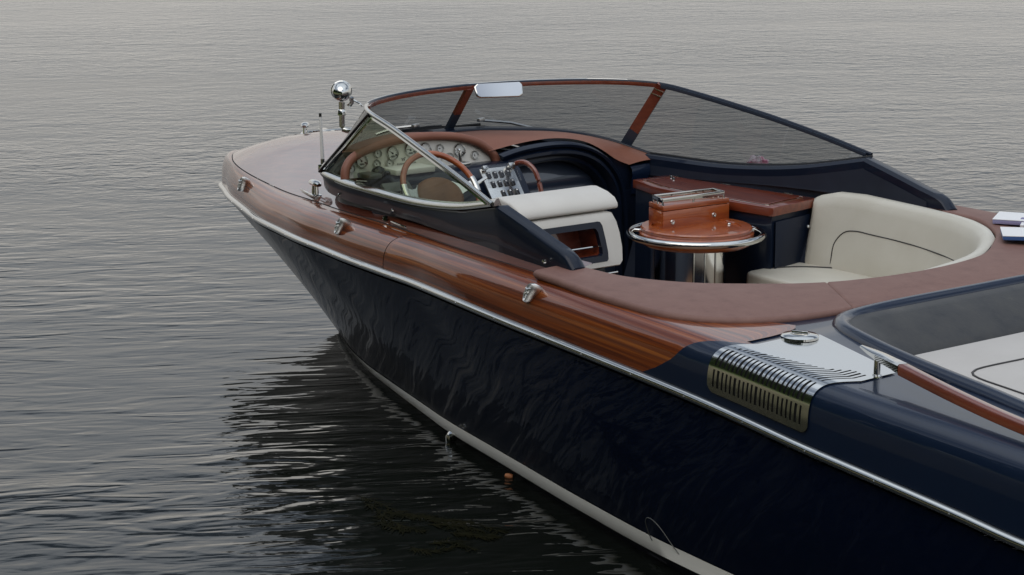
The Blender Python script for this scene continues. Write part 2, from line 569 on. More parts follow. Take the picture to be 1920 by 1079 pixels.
h = mth('ADD', mth('MULTIPLY', near_h, in_), mth('MULTIPLY', far_h, out_))
gust = wave(9.0, 16.0, -YAW + 0.3, 2, 0.8)
gr = N.new('ShaderNodeMapRange')
gr.inputs['From Min'].default_value = 0.36
gr.inputs['From Max'].default_value = 0.66
gr.inputs['To Min'].default_value = 0.72
gr.inputs['To Max'].default_value = 1.55
K.new(gust, gr.inputs['Value'])
h = mth('MULTIPLY', mth('MULTIPLY', h, pr.outputs['Result']), gr.outputs['Result'])
bp = N.new('ShaderNodeBump')
bp.inputs['Strength'].default_value = 1.0
bp.inputs['Distance'].default_value = 1.0
K.new(h, bp.inputs['Height'])
K.new(bp.outputs['Normal'], b.inputs['Normal'])

mb = MB()
xs = np.concatenate([-np.geomspace(3000, 12, 14), np.linspace(-8, 24, 17), np.geomspace(30, 3000, 14)])
ys = np.concatenate([-np.geomspace(3000, 20, 14), np.linspace(-14, 5.0, 12)])
mb.grid([[(x, y, 0.0) for y in ys] for x in xs])
lake = mb.build('lake_water', wm, recalc=False)
if lake.data.polygons[0].normal.z < 0:
    lake.data.flip_normals()
tag(lake, kind='structure')
lake['label'] = 'rippled grey lake water around the boat'

# grassy shore behind the camera (only seen mirrored in chrome and varnish)
GRASS = mat('bank_grass', (0.07, 0.12, 0.02), 0.8)
add_noise(GRASS, 0.7, [(0.35, (0.12, 0.13, 0.045)), (0.5, (0.25, 0.21, 0.11)), (0.7, (0.40, 0.33, 0.20))], detail=12, rough=0.75, bump=1.0, bump_scale=45, bdist=0.05)
mb = MB()
bx = np.concatenate([np.linspace(-160, -12, 25), np.linspace(-10, 22, 65), np.linspace(24, 160, 25)])
by_ = [3.7, 4.05, 4.4, 5.2, 8.0, 14.0, 60.0]
bz_ = [-0.6, 0.30, 0.75, 0.92, 1.0, 1.3, 2.2]
mb.grid([[(x, y + 0.12 * math.sin(x * 0.75) + 0.07 * math.sin(x * 2.3), z) for y, z in zip(by_, bz_)] for x in bx])
LAWN = mat('lawn_grass', (0.11, 0.20, 0.02), 0.8)
add_noise(LAWN, 0.9, [(0.35, (0.075, 0.15, 0.014)), (0.6, (0.14, 0.24, 0.025)), (0.8, (0.20, 0.25, 0.05))], detail=12, rough=0.75, bump=1.0, bump_scale=45, bdist=0.05)
bank = mb.build('grass_bank', GRASS, recalc=False)
if bank.data.polygons[0].normal.z < 0:
    bank.data.flip_normals()
tag(bank, kind='structure')
mb = MB()
mb.grid([[(x, y + 0.12 * math.sin(x * 0.75) + 0.07 * math.sin(x * 2.3), z) for y, z in ((5.4, .90), (5.8, .965), (8.0, 1.03), (14.0, 1.33), (60.0, 2.24))] for x in bx])
lawn = mb.build('lawn', LAWN, recalc=False)
if lawn.data.polygons[0].normal.z < 0:
    lawn.data.flip_normals()
tag(lawn, kind='structure')

# wooded shore behind the grass (seen only in reflections)
LEAF = mat('shore_leaves', (0.05, 0.09, 0.02), 0.7)
add_noise(LEAF, 0.8, [(0.3, (0.03, 0.055, 0.012)), (0.7, (0.075, 0.12, 0.028))])
mb = MB()
vs_, fs_ = [], []
for k in range(46):
    tx = -26 + k * 1.45 + random.uniform(-.5, .5)
    ty = 14.0 + random.uniform(0, 4.0)
    th_ = random.uniform(7.5, 11.0)
    tw = random.uniform(1.5, 2.3)
    for q in range(560):
        u = rng.random()
        a_ = rng.random() * 2 * math.pi
        rad = tw * math.sin(math.pi * min(1, .12 + u * .88)) ** .7 * (.55 + .45 * rng.random())
        c = np.array([tx + math.cos(a_) * rad, ty + math.sin(a_) * rad, 1.0 + u * th_])
        d1 = rng.normal(size=3); d1 /= np.linalg.norm(d1)
        d2 = np.cross(d1, rng.normal(size=3)); d2 /= np.linalg.norm(d2)
        sz = .30 + .24 * rng.random()
        o_ = len(vs_)
        vs_ += [c - d1 * sz, c + d2 * sz * .6, c + d1 * sz, c - d2 * sz * .6]
        fs_.append((o_, o_ + 1, o_ + 2, o_ + 3))
me_ = bpy.data.meshes.new('shore_wood')
me_.from_pydata([tuple(v) for v in vs_], [], fs_)
me_.materials.append(LEAF)
wood_belt = bpy.data.objects.new('shore_wood', me_)
COL.objects.link(wood_belt)
tag(wood_belt, kind='stuff')

# ------------------------------------------------------------------ boat root
BOAT = empty('motorboat', (6.2, 0, 0))
tag(BOAT, 'varnished mahogany and navy blue motorboat moored on grey water', 'motorboat')

# master curves, port side, nose first
RAIL_C = [(10.95, 0, .676), (10.92, .055, .679), (10.80, .135, .694), (10.55, .255, .709), (10.28, .385, .722), (9.95, .52, .738), (9.42, .72, .755),
          (9.05, .83, .77), (8.74, .915, .78), (8.47, .965, .785), (8.2, 1.02, .79), (7.97, 1.06, .795), (7.71, 1.10, .80), (7.51, 1.13, .805),
          (7.29, 1.175, .81), (7.09, 1.21, .81), (6.83, 1.245, .805), (6.58, 1.275, .80), (6.24, 1.315, .795), (5.49, 1.38, .77), (5.18, 1.40, .75),
          (4.87, 1.42, .725), (4.54, 1.43, .70), (4.19, 1.435, .67), (3.93, 1.44, .645), (3.0, 1.43, .59), (2.0, 1.37, .54), (1.2, 1.28, .50)]
SEAM_C = [(10.72, 0, .900), (10.69, .10, .900), (10.47, .255, .900), (10.25, .36, .900), (9.98, .455, .900), (9.6, .565, .904), (9.26, .655, .911), (8.85, .75, .93), (8.53, .83, .945),
          (8.07, .91, .96), (7.74, .97, .97), (7.2, 1.08, .985), (6.6, 1.15, .99), (6.0, 1.2, .985), (5.3, 1.25, .97), (4.8, 1.27, .945),
          (4.0, 1.28, .91), (3.0, 1.26, .86), (2.0, 1.2, .80), (1.2, 1.1, .76)]
WL_C = [(9.80, 0, 0), (9.62, .085, 0), (9.19, .28, 0), (8.81, .42, 0), (8.51, .51, 0), (7.91, .68, 0), (7.61, .765, 0), (7.19, .86, 0), (6.62, .99, 0),
        (6.29, 1.06, 0), (5.7, 1.17, 0), (5.0, 1.24, 0), (4.0, 1.28, 0), (2.5, 1.25, 0), (1.2, 1.15, 0)]
NS = 160
RAIL = spline(RAIL_C, NS)
RX = by_x
def rail_at(x):
    return by_x(RAIL, np.array([x]))[0]
def seam_at(x):
    return by_x(SEAM_F, np.array([x]))[0]
SEAM_F = spline(SEAM_C, 400)
# matched stations: fraction of the length
fr = (RAIL[:, 0] - 1.2) / (10.95 - 1.2)
def matched(curve, n=600, xnose=None):
    F = spline(curve, n)
    f2 = (F[:, 0] - F[-1, 0]) / (F[0, 0] - F[-1, 0])
    o = np.argsort(f2)
    return np.stack([np.interp(fr, f2[o], F[o, j]) for j in range(3)], 1)
SEAM = matched(SEAM_C)
WLN = matched(WL_C)
# round the plan of nose: take the y profile of seam by arc fraction so both ends close on the centreline

def hull_pt(i, v):
    """v=0 at rail underside, 1 at waterline"""
    r, w = RAIL[i] * np.array([1, 1, 1]), WLN[i]
    r = r + np.array([0, -0.006 if r[1] > .01 else 0, -0.03])
    f = fr[i]
    p = r + (w - r) * v
    bow = np.clip((f - 0.55) / 0.45, 0, 1)
    bulge = math.sin(v * math.pi) * (0.022 - 0.075 * bow * (1 - 0.4 * bow))
    if r[1] > 0.0:
        p = p + np.array([0, bulge * min(1, r[1] / 0.3), 0])
        p[1] = max(p[1], 0.0)
    if i == 0:
        p[1] = 0
    # stem profile curves slightly
    p[0] += -0.05 * math.sin(v * math.pi) * max(0, bow - 0.75) / 0.25
    return p
def hull_v_for_z(i, z):
    lo, hi = 0.0, 1.0
    for _ in range(30):
        m_ = (lo + hi) / 2
        if hull_pt(i, m_)[2] > z: lo = m_
        else: hi = m_
    return lo
SX = [9.9, 9.3, 8.5, 7.5, 6.6, 5.5, 1.0]
SZT = [0.022, .044, .068, .086, .100, .114, .114]
SZB = [0.008, .018, .032, .044, .054, .064, .064]
top_rows, str_rows, bot_rows = [], [], []
for i in range(NS):
    xw = WLN[i][0]
    zt, zb = np.interp(xw, SX[::-1], SZT[::-1]), np.interp(xw, SX[::-1], SZB[::-1])
    vt, vb = hull_v_for_z(i, zt), hull_v_for_z(i, zb)
    top_rows.append([hull_pt(i, v) for v in np.linspace(0, vt, 14)])
    # paint stripe stands 3 mm proud
    a, c = hull_pt(i, vt), hull_pt(i, vb)
    k_ = min(1, max(0, (9.3 - xw) / 1.5))
    off = np.array([0.001, 0.003 if i > 0 else 0, 0.0])
    off2 = off + np.array([0, 0.030 * k_, 0])
    str_rows.append([a + off, c + off2, c + off2 * np.array([1, .8, 1]) - np.array([0, 0, .006 * k_])])
    w = WLN[i]
    keel = np.array([w[0] - 0.35 * (1 if fr[i] > .9 else fr[i] / .9), 0, -0.45 - 0.05 * (1 - fr[i])])
    chine = np.array([w[0] - 0.1, w[1] * 0.97, -0.18])
    bot_rows.append([c + off2 * np.array([1, .75, 1]) - np.array([0, 0, .006 * k_]), w, chine, keel])
mb = MB(); mb.grid(top_rows); mb.mirror()
# transom
tr_p = [tuple(p) for p in top_rows[-1]]
mb.add(tr_p + [(x, -y, z) for x, y, z in reversed(tr_p)], [tuple(range(2 * len(tr_p)))])
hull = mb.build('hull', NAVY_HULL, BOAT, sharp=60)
mb = MB(); mb.grid(str_rows); mb.mirror(); mb.build('boot_stripe', WHITE_STRIPE, BOAT, sharp=60)
mb = MB(); mb.grid(bot_rows); mb.mirror(); mb.build('hull_bottom', NAVY_BOTTOM, BOAT, sharp=60)

# chrome rub rail: half round with a lower lip
def offset_out(P, d):
    T_ = np.gradient(P, axis=0)
    nrm = np.stack([-T_[:, 1], T_[:, 0]], 1)
    nrm /= (np.linalg.norm(nrm, axis=1)[:, None] + 1e-9)
    # outward = to port / forward
    sgn = np.sign(nrm[:, 1] + nrm[:, 0] * 0.5)
    nrm *= sgn[:, None]
    Q = P.copy()
    Q[:, :2] += nrm * d
    return Q
full = np.concatenate([RAIL[::-1], (RAIL * np.array([1, -1, 1]))[1:]])
mb = MB()
loops = []
Rn = offset_out(RAIL, 1.0) - RAIL
Rn[0] = (1, 0, 0)
half = []
for i in range(NS):
    n_ = Rn[i]
    c = RAIL[i]
    sec = []
    for a in np.linspace(-90, 90, 9):
        sec.append(c + n_ * (0.020 * math.cos(math.radians(a)) + 0.002) + np.array([0, 0, 0.017 * math.sin(math.radians(a))]))
    sec.append(c - n_ * 0.012 + np.array([0, 0, 0.017]))
    sec.append(c - n_ * 0.012 + np.array([0, 0, -0.017]))
    half.append(sec)
mb.grid(half, close_v=True); mb.mirror()
rub = mb.build('rub_rail', CHROME_SOFT, BOAT, sharp=50)
mb = MB()
for i in range(16, 140, 5):
    c = RAIL[i] + Rn[i] * 0.021
    mb.lathe([(0.0, 0.0035), (0.004, 0.0025), (0.0045, 0)], c, tuple(Rn[i]), 8)
mb.build('rail_screws', CHROME, rub)['kind'] = 'stuff'

# ---- shoulder (covering board) between rail and seam
def shoulder(i, s):
    r, q = RAIL[i] + np.array([0, 0, .018]), SEAM[i]
    th = s * math.pi / 2
    f = fr[i]
    x_ = RAIL[i][0]
    p = np.interp(x_, [4.5, 5.3, 6.6, 8.5, 10.5], [.42, .46, .70, .80, .86])
    c, sn = max(math.cos(th), 0) ** p, max(math.sin(th), 0) ** p
    return np.array([q[0] + (r[0] - q[0]) * c, q[1] + (r[1] - q[1]) * c, r[2] + (q[2] - r[2]) * sn])
_raw = shoulder
_tab = {}
def shoulder(i, a):
    if i not in _tab:
        q = np.linspace(0, 1, 160)
        P = np.array([_raw(i, u) for u in q])
        l = np.concatenate([[0], np.cumsum(np.linalg.norm(np.diff(P, axis=0), axis=1))])
        _tab[i] = (l / max(l[-1], 1e-9), P)
    l, P = _tab[i]
    return np.array([np.interp(a, l, P[:, j]) for j in range(3)])
def iat(x):
    return int(np.argmin(abs((RAIL[:, 0] + SEAM[:, 0]) / 2 - x)))
SS = np.linspace(0, 1, 19)
SH = [[shoulder(i, s) for s in SS] for i in range(NS)]
J1 = iat(7.72)             # joint between bow piece and side piece
JT = 5.62                  # where the mahogany ends (at deck level x = 5.35 .. at rail 5.6)
def tail_x(s):             # forward sweeping end of the mahogany, by height on the shoulder
    return np.interp(s, [0, .12, .3, .5, .7, .9, 1.0], [5.68, 5.60, 5.51, 5.46, 5.40, 5.345, 5.33])
def sh_at(x, s):
    j = np.interp(x, SHX[::-1], np.arange(NS)[::-1])
    a = int(np.clip(math.floor(j), 0, NS - 2)); u = j - a
    return shoulder(a, s) * (1 - u) + shoulder(a + 1, s) * u
SHX = np.array([(RAIL[i][0] + SEAM[i][0]) / 2 for i in range(NS)])
mb = MB(); mb.grid(SH[:J1 + 1]); mb.grain([[(-SHX[i], .28 * s, 0) for s in SS] for i in range(J1 + 1)])
bowp = mb.mirror().build('covering_board', WOOD, BOAT, sharp=50)
bowp['label'] = 'mahogany covering board around the bow'
# side boards
for sgn in (1, -1):
    rows = []
    n2 = 60
    for k in range(n2 + 1):
        u = k / n2
        x0 = SHX[J1] - 0.006
        rows.append([sh_at(x0 + (tail_x(s) - x0) * u, s) * np.array([1, sgn, 1]) for s in SS])
    mb = MB(); mb.grid(rows); mb.grain([[(p[0] + 3.1, .28 * s + 1.7, 0) for p, s in zip(r, SS)] for r in rows])
    # joint face
    mb.grid([[p for p in rows[0]], [p * np.array([1, .985, 1]) - np.array([0.004, 0, .02]) for p in rows[0]]])
    mb.build('covering_board', WOOD, BOAT, sharp=50)
# dark joint gap
mb = MB()
mb.grid([[shoulder(J1, s) - np.array([0, 0.010, .006]) for s in SS], [sh_at(SHX[J1] - 0.010, s) - np.array([0, 0.010, .006]) for s in SS]])
mb.pair('board_joint', DARKVOID, bowp)
# navy shoulder aft
rows = []
for k in range(71):
    u = k / 70
    rows.append([sh_at(tail_x(s) + (1.25 - tail_x(s)) * u, s) for s in SS])
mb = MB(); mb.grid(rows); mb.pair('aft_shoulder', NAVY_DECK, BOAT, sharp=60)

# ---- decks
CZ = [(10.72, .902), (10.6, .945), (10.45, .985), (10.22, 1.04), (9.95, 1.088), (9.75, 1.115), (9.4, 1.15), (9.0, 1.175), (8.7, 1.185), (7.5, 1.19), (6.4, 1.17), (5.7, 1.10), (1, 1.0)]
def cz(x):
    return float(np.interp(x, [c[0] for c in CZ][::-1], [c[1] for c in CZ][::-1]))
def deck_z(x, y):
    ys_, zs_ = seam_at(x)
    if x > 10.71: return .901
    t_ = min(1, abs(y) / max(ys_, 1e-3))
    return zs_ + (cz(x) - zs_) * (1 - t_ ** 2)
def inner_y(x):
    return float(np.interp(x, [6.45, 6.95, 7.3, 7.9, 8.4, 8.6, 8.75, 8.86, 8.9], [1.0, .98, .93, .86, .80, .72, .55, .3, 0.0]))
xs_d = np.concatenate([np.linspace(10.715, 10.3, 22), np.linspace(10.25, 8.92, 34), np.linspace(8.9, 8.4, 20), np.linspace(8.35, 6.45, 30)])
mb = MB()
rows = []
for x in xs_d:
    ys_, zs_ = seam_at(x)
    yi = inner_y(x) if x < 8.9 else 0.0
    row = []
    for k in range(17):
        y = ys_ - 0.004 + (yi - ys_ + 0.004) * k / 16
        row.append((x, y, deck_z(x, y) - (0.0 if k else 0.0)))
    rows.append(row)
mb.grid(rows); mb.mirror()
deck = mb.build('foredeck', WOOD_DECK, BOAT, sharp=60)
# dark seam line along the covering board
mb = MB()
sx_ = np.linspace(10.6, 6.55, 90)
pth = [(x, seam_at(x)[0], seam_at(x)[1] - 0.0005) for x in sx_]
mb.tube(pth, 0.0022, 6); mb.pair('deck_seam', DARKVOID, deck)
# aft deck (navy): under the coaming pads and round the sunpad
def aft_inner(x):
    return float(np.interp(x, [1.2, 1.6, 2.5, 3.5, 4.1, 4.45, 4.85, 5.14, 5.26, 5.335, 5.37, 5.385, 5.39, 5.62, 5.66, 5.75, 5.9, 6.1, 6.3, 6.5],
                           [.97, 1.0, 1.08, 1.12, 1.085, 1.03, .965, .885, .835, .755, .62, .40, 0.0, 0.0, .22, .50, .72, .93, 1.0, 1.0]))
AZ = [(6.5, 1.0), (5.7, .985), (5.3, .972), (4.8, .948), (4.0, .912), (1.2, .77)]
def aft_z(x, y):
    ys_, zs_ = seam_at(x)
    return zs_ + 0.012 * (1 - min(1, abs(y) / ys_) ** 2)
mb = MB(); rows = []
for x in np.concatenate([np.linspace(6.5, 5.3, 60), np.linspace(5.27, 1.25, 50)]):
    ys_, zs_ = seam_at(x)
    yi = aft_inner(x)
    rows.append([(x, ys_ + (yi - ys_) * k / 12, aft_z(x, ys_ + (yi - ys_) * k / 12) - (0.005 if x > 5.29 else 0)) for k in range(13)])
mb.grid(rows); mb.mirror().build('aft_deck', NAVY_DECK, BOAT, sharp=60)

# mahogany tongue running on along the deck under the pad
mb = MB(); rows = []
for x in np.concatenate([np.linspace(6.5, 5.5, 40), np.linspace(5.48, 5.318, 24)]):
    ys_ = seam_at(x)[0]
    yi = float(np.interp(x, [5.318, 5.325, 5.345, 5.375, 5.45, 5.6, 5.9, 6.2, 6.5], [1.13, 1.05, .985, .955, .99, 1.08, 1.14, 1.13, 1.12]))
    yi = min(yi, ys_ - .012)
    ya = ys_ + .004
    rows.append([(x, ya + (yi - ya) * k / 6, aft_z(x, ya + (yi - ya) * k / 6) + (-.0005)) for k in range(7)])
mb.grid(rows); mb.grain([[(p[0] + 3.1, 2.0 + k * .03, 0) for k, p in enumerate(r)] for r in rows]); mb.pair('deck_tongue', WOOD, BOAT, sharp=60)
# ---- cockpit well
OPEN = [(8.2, .86), (7.6, .90), (7.0, .97), (6.5, 1.02), (6.24, 1.01), (6.08, .93), (5.89, .71), (5.76, .50), (5.69, .3), (5.66, 0)]
OP = spline(OPEN, 80)
mb = MB()
mb.grid([[(x, y * k, z) for z, k in ((1.0, 1), (.9, .97), (.7, .86), (.45, .76))] for x, y in OP]); mb.mirror()
mb.build('cockpit_liner', NAVY_VINYL, BOAT)
mb = MB(); mb.prism([(8.2, .40, .43), (7.4, .66, .43), (6.0, .74, .43), (5.7, .5, .43), (5.7, -.5, .43), (6.0, -.74, .43), (7.4, -.66, .43), (8.2, -.40, .43)], (0, 0, .03)); floor = mb.build('cockpit_floor', TEAK, BOAT)

# ---- tan coaming pads
PI_ = [(6.545, 1.03, 1.025), (6.40, 1.03, 1.024), (6.24, 1.015, 1.022), (6.09, .935, 1.018), (5.98, .84, 1.015), (5.885, .71, 1.012), (5.78, .55, 1.01), (5.715, .41, 1.01), (5.67, .2, 1.01), (5.655, 0, 1.01)]
PO_ = [(6.54, 1.225, 1.012), (6.40, 1.235, 1.008), (6.2, 1.255, 1.0), (5.95, 1.268, .995), (5.74, 1.255, .99), (5.60, 1.19, .988), (5.50, 1.08, .986), (5.425, .90, .985), (5.385, .48, .985), (5.36, 0, .985)]
def pad_sections(n):
    I, O = spline(PI_, n) + np.array([0, 0, .004]), spline(PO_, n) + np.array([0, 0, .011])
    out = []
    for a, c in zip(I, O):
        d = c - a
        w = np.linalg.norm(d); d = d / w
        up = np.array([0, 0, 1.0])
        th, r = 0.036, 0.018
        sec = []
        def corner(cx, cz, a0, a1):
            for q in np.linspace(a0, a1, 5):
                sec.append(a + d * (cx + r * math.cos(q)) + up * (cz + r * math.sin(q) ) + np.array([0, 0, 0]))
        slope = 0
        corner(r, -r, math.pi, math.pi / 2)
        corner(w - r, -r, math.pi / 2, 0)
        corner(w - r, -th + r, 0, -math.pi / 2)
        corner(r, -th + r, -math.pi / 2, -math.pi)
        out.append(sec)
    # follow the slope from inner to outer height: d already carries it
    return out
PS = pad_sections(260)
# joint where the inner edge reaches y = .43
jj = int(np.argmin([abs(s[0][1] - .44) for s in PS]))
def pad_piece(secs, name, label):
    # end caps drawn in and lowered slightly for a stitched, rounded end
    def shrink(s, k, ref):
        c = np.mean(s, axis=0)
        return [c + (p - c) * k for p in s]
    first, last = secs[0], secs[-1]
    d0 = np.mean(secs[0], 0) - np.mean(secs[1], 0); d0 /= np.linalg.norm(d0)
    d1 = np.mean(secs[-1], 0) - np.mean(secs[-2], 0); d1 /= np.linalg.norm(d1)
    def shr(s, k):
        s = np.array(s); c = s.mean(0)
        q = s.copy(); q[:, 2] = c[2] + (s[:, 2] - c[2]) * k
        q[:, :2] = c[:2] + (s[:, :2] - c[:2]) * (1 - (1 - k) * .12)
        return q
    L_ = [shr(first, .2) + d0 * .014, shr(first, .75) + d0 * .011, shr(first, .93) + d0 * .005] + [np.array(s) for s in secs] + \
         [shr(last, .93) + d1 * .005, shr(last, .75) + d1 * .011, shr(last, .2) + d1 * .014]
    mb = MB(); mb.loft(L_)
    o = mb.build(name, TAN, BOAT, sharp=70)
    if label: o['label'] = label
    return o
mirr = lambda s: [np.array(p) * np.array([1, -1, 1]) for p in s]
pad_piece(PS[1:jj - 1], 'coaming_pad', 'brown leather coaming pad curving along the near side of the cockpit')
pad_piece([s for s in PS[jj + 1:]] + [mirr(s) for s in PS[::-1][1:-1]], 'coaming_pad', 'brown leather coaming pad across the rear and along the far side of the cockpit')
# support board under the pad (red mahogany lip)
mb = MB()
mb.grid([[s[0] * .9 + s[9] * .1 - np.array([0, 0, .052]), s[0] * .03 + s[9] * .97 - np.array([0, 0, .033]), s[0] * .03 + s[9] * .97 - np.array([0, 0, .052])] for s in [[np.array(p) for p in q] for q in PS[6:170]]])
mb.pair('pad_base', WOOD, BOAT)

# ------------------------------------------------------------------ cowling and windscreen
CW = dict(
  OB=[(9.02, 0, 1.165), (9.0, .25, 1.145), (8.95, .5, 1.095), (8.86, .68, 1.03), (8.70, .775, 1.005), (8.45, .835, 1.0), (8.17, .87, 1.0), (7.7, .935, 1.005), (7.3, 1.005, 1.007), (6.95, 1.06, 1.005)],
  OT=[(8.91, 0, 1.215), (8.90, .25, 1.20), (8.87, .5, 1.16), (8.80, .70, 1.115), (8.66, .83, 1.095), (8.42, .885, 1.083), (8.15, .92, 1.083), (7.72, .965, 1.09), (7.32, 1.025, 1.13), (6.94, 1.105, 1.205)])
nC = 90
OB, OT = spline(CW['OB'], nC), spline(CW['OT'], nC)
# aft slope of the cowling
TAILB = [(6.95, 1.06, 1.005), (6.8, 1.08, 1.003), (6.62, 1.10, 1.0), (6.47, 1.115, .995), (6.43, 1.118, .995)]
TAILT = [(6.94, 1.105, 1.205), (6.80, 1.110, 1.168), (6.62, 1.115, 1.118), (6.475, 1.12, 1.073), (6.43, 1.12, 1.03)]
TB, TT = spline(TAILB, 24), spline(TAILT, 24)
CB, CT = np.concatenate([OB, TB[1:]]), np.concatenate([OT, TT[1:]])
inward = []
for i in range(len(CT)):
    a, c = CT[max(i - 1, 0)], CT[min(i + 1, len(CT) - 1)]
    t_ = (c - a)[:2]; t_ /= np.linalg.norm(t_)
    n_ = np.array([t_[1], -t_[0], 0.0])
    if n_[1] > 0: n_ = -n_
    if i < 6: n_ = np.array([-1.0, 0, 0]) * 1.0
    inward.append(n_)
inward = np.array(inward)
secs = []
for i in range(len(CT)):
    n_ = inward[i]
    thk = 0.075
    o_t, o_b = CT[i], CB[i]
    it = o_t + n_ * thk
    ib = np.array([it[0], it[1], 0.93])
    e = (o_t - o_b); e = e / (np.linalg.norm(e) + 1e-6)
    secs.append([o_b, o_b + (o_t - o_b) * .5, o_t - e * .016, o_t - e * .004 + n_ * .006, o_t + n_ * .018 + np.array([0, 0, .003]), it - n_ * .015 + np.array([0, 0, .002]), it - np.array([0, 0, .012]), ib])
# keep the opening of the dash: only from the corner aft does the inner wall go down; in front it stops shallow
for i in range(len(secs)):
    if CT[i][1] < .80:
        secs[i][7] = secs[i][6] - np.array([0, 0, .03])
mb = MB(); mb.grid(secs)
mb.add(secs[-1], [tuple(range(8))]); mb.mirror()
cowl = mb.build('windscreen_cowling', NAVY, BOAT, sharp=40)
# satin inner trim panel on the starboard and port insides
mb = MB()
rows = []
for i in range(34, len(CT) - 6):
    n_ = inward[i]
    p = CT[i] + n_ * .079
    top = np.array([p[0], p[1], p[2] - .045])
    bot = np.array([p[0], p[1], .935])
    rows.append([top + (bot - top) * k / 4 for k in range(5)])
mb.grid(rows); mb.pair('cowling_lining', NAVY_VINYL, cowl)
for sg in (1, -1):
    mb = MB(); mb.lathe([(0, .012), (.007, .01), (.009, 0)], (6.60, 1.118 * sg, 1.035), (0, sg, 0.1), 10); mb.build('screw', CHROME, cowl)
for x, y, z in ((8.49, .842, 1.02), (7.95, .91, 1.03)):
    mb = MB(); mb.lathe([(0, .010), (.006, .007), (.007, 0)], (x, y, z), (0.1, 1, .3), 8); mb.build('screw', CHROME, cowl)


# windscreen: base curve = OT, top curve
TOP = [(8.61, 0, 1.46), (8.585, .3, 1.458), (8.50, .55, 1.456), (8.40, .72, 1.453), (8.29, .82, 1.450), (8.16, .885, 1.443), (7.92, .935, 1.41), (7.55, 1.01, 1.345), (7.2, 1.07, 1.272), (6.955, 1.108, 1.213)]
TP = spline(TOP, 100)
ws = empty('windscreen', (0, 0, 0)); attach(ws, BOAT); ws.location = -Vector(BOAT.location)
# since the windscreen empty carries the offset, its children stay in boat coordinates
def sub(mbx, name, mats, parent, **k):
    o = mbx.build(name, mats, None, **k)
    o.parent = parent
    return o
full_top = np.concatenate([TP[::-1] * np.array([1, -1, 1]), TP[1:]])
mb = MB()
loops = []
def strip_section(P, w_in, h, mid):
    pass
P_ = full_top
for i in range(len(P_)):
    a, c = P_[max(i - 1, 0)], P_[min(i + 1, len(P_) - 1)]
    t_ = (c - a); t_ /= np.linalg.norm(t_)
    ctr = np.array([7.6, 0, 1.2])
    n_ = np.cross(t_, [0, 0, 1.0]); n_ /= np.linalg.norm(n_)
    if np.dot(n_[:2], (P_[i] - ctr)[:2]) < 0: n_ = -n_
    u_ = np.cross(n_, t_);  u_ = u_ if u_[2] > 0 else -u_
    loops.append([P_[i] + n_ * a_ + u_ * b_ for a_, b_ in ((.007, -.009), (.010, 0), (.007, .008), (0, .010), (-.007, .008), (-.010, 0), (-.007, -.010))])
PORT0 = 99 + 36
mb.loft(loops[PORT0:])
sub(mb, 'top_rail', CHROME_SOFT, ws, sharp=70)
mb = MB(); mb.loft(loops[:PORT0 + 1])
dark_rail = sub(mb, 'top_rail', NAVY, ws, sharp=70)
dark_rail['label'] = 'dark navy top rail of the windscreen'
mb = MB()
mb.tube([np.mean([l[2], l[3]], axis=0) for l in loops[62:PORT0 + 1]], .0026, 6)
sub(mb, 'rail_bead', CHROME, ws)
# inner trim under the top rail, brown and navy painting in the mirrored interior
def rail_trim(i0, i1, name, mt):
    mb = MB(); lp = []
    for i in range(i0, i1):
        a, c = P_[max(i - 1, 0)], P_[min(i + 1, len(P_) - 1)]
        t_ = (c - a); t_ /= np.linalg.norm(t_)
        ctr = np.array([7.6, 0, 1.2])
        n_ = np.cross(t_, [0, 0, 1.0]); n_ /= np.linalg.norm(n_)
        if np.dot(n_[:2], (P_[i] - ctr)[:2]) < 0: n_ = -n_
        u_ = np.cross(n_, t_);  u_ = u_ if u_[2] > 0 else -u_
        lp.append([P_[i] + n_ * a_ + u_ * b_ for a_, b_ in ((-.006, .002), (-.017, .002), (-.018, -.008), (-.015, -.017), (-.004, -.017))])
    mb.loft(lp); sub(mb, name, mt, ws, sharp=60)
rail_trim(1, 55, 'rail_trim', NAVY_SATIN)
rail_trim(55, 138, 'rail_trim', WOOD_RED)
mb = MB(); lp = []
for i in range(99 + 44, len(P_) - 2):
    p = P_[i]
    t_ = P_[i + 1] - P_[i - 1]; t_ /= np.linalg.norm(t_)
    n_ = np.array([.10, .97, .16]); n_ = n_ - t_ * np.dot(n_, t_); n_ /= np.linalg.norm(n_)
    d_ = np.cross(n_, t_); d_ = d_ if d_[2] < 0 else -d_
    lp.append([p + d_ * a_ + n_ * b_ for a_, b_ in ((.004, .002), (.021, .002), (.022, -.004), (.004, -.004))])
mb.loft(lp); sub(mb, 'rail_trim', CHROME, ws, sharp=30)['label'] = 'polished flat trim under the near side rail'
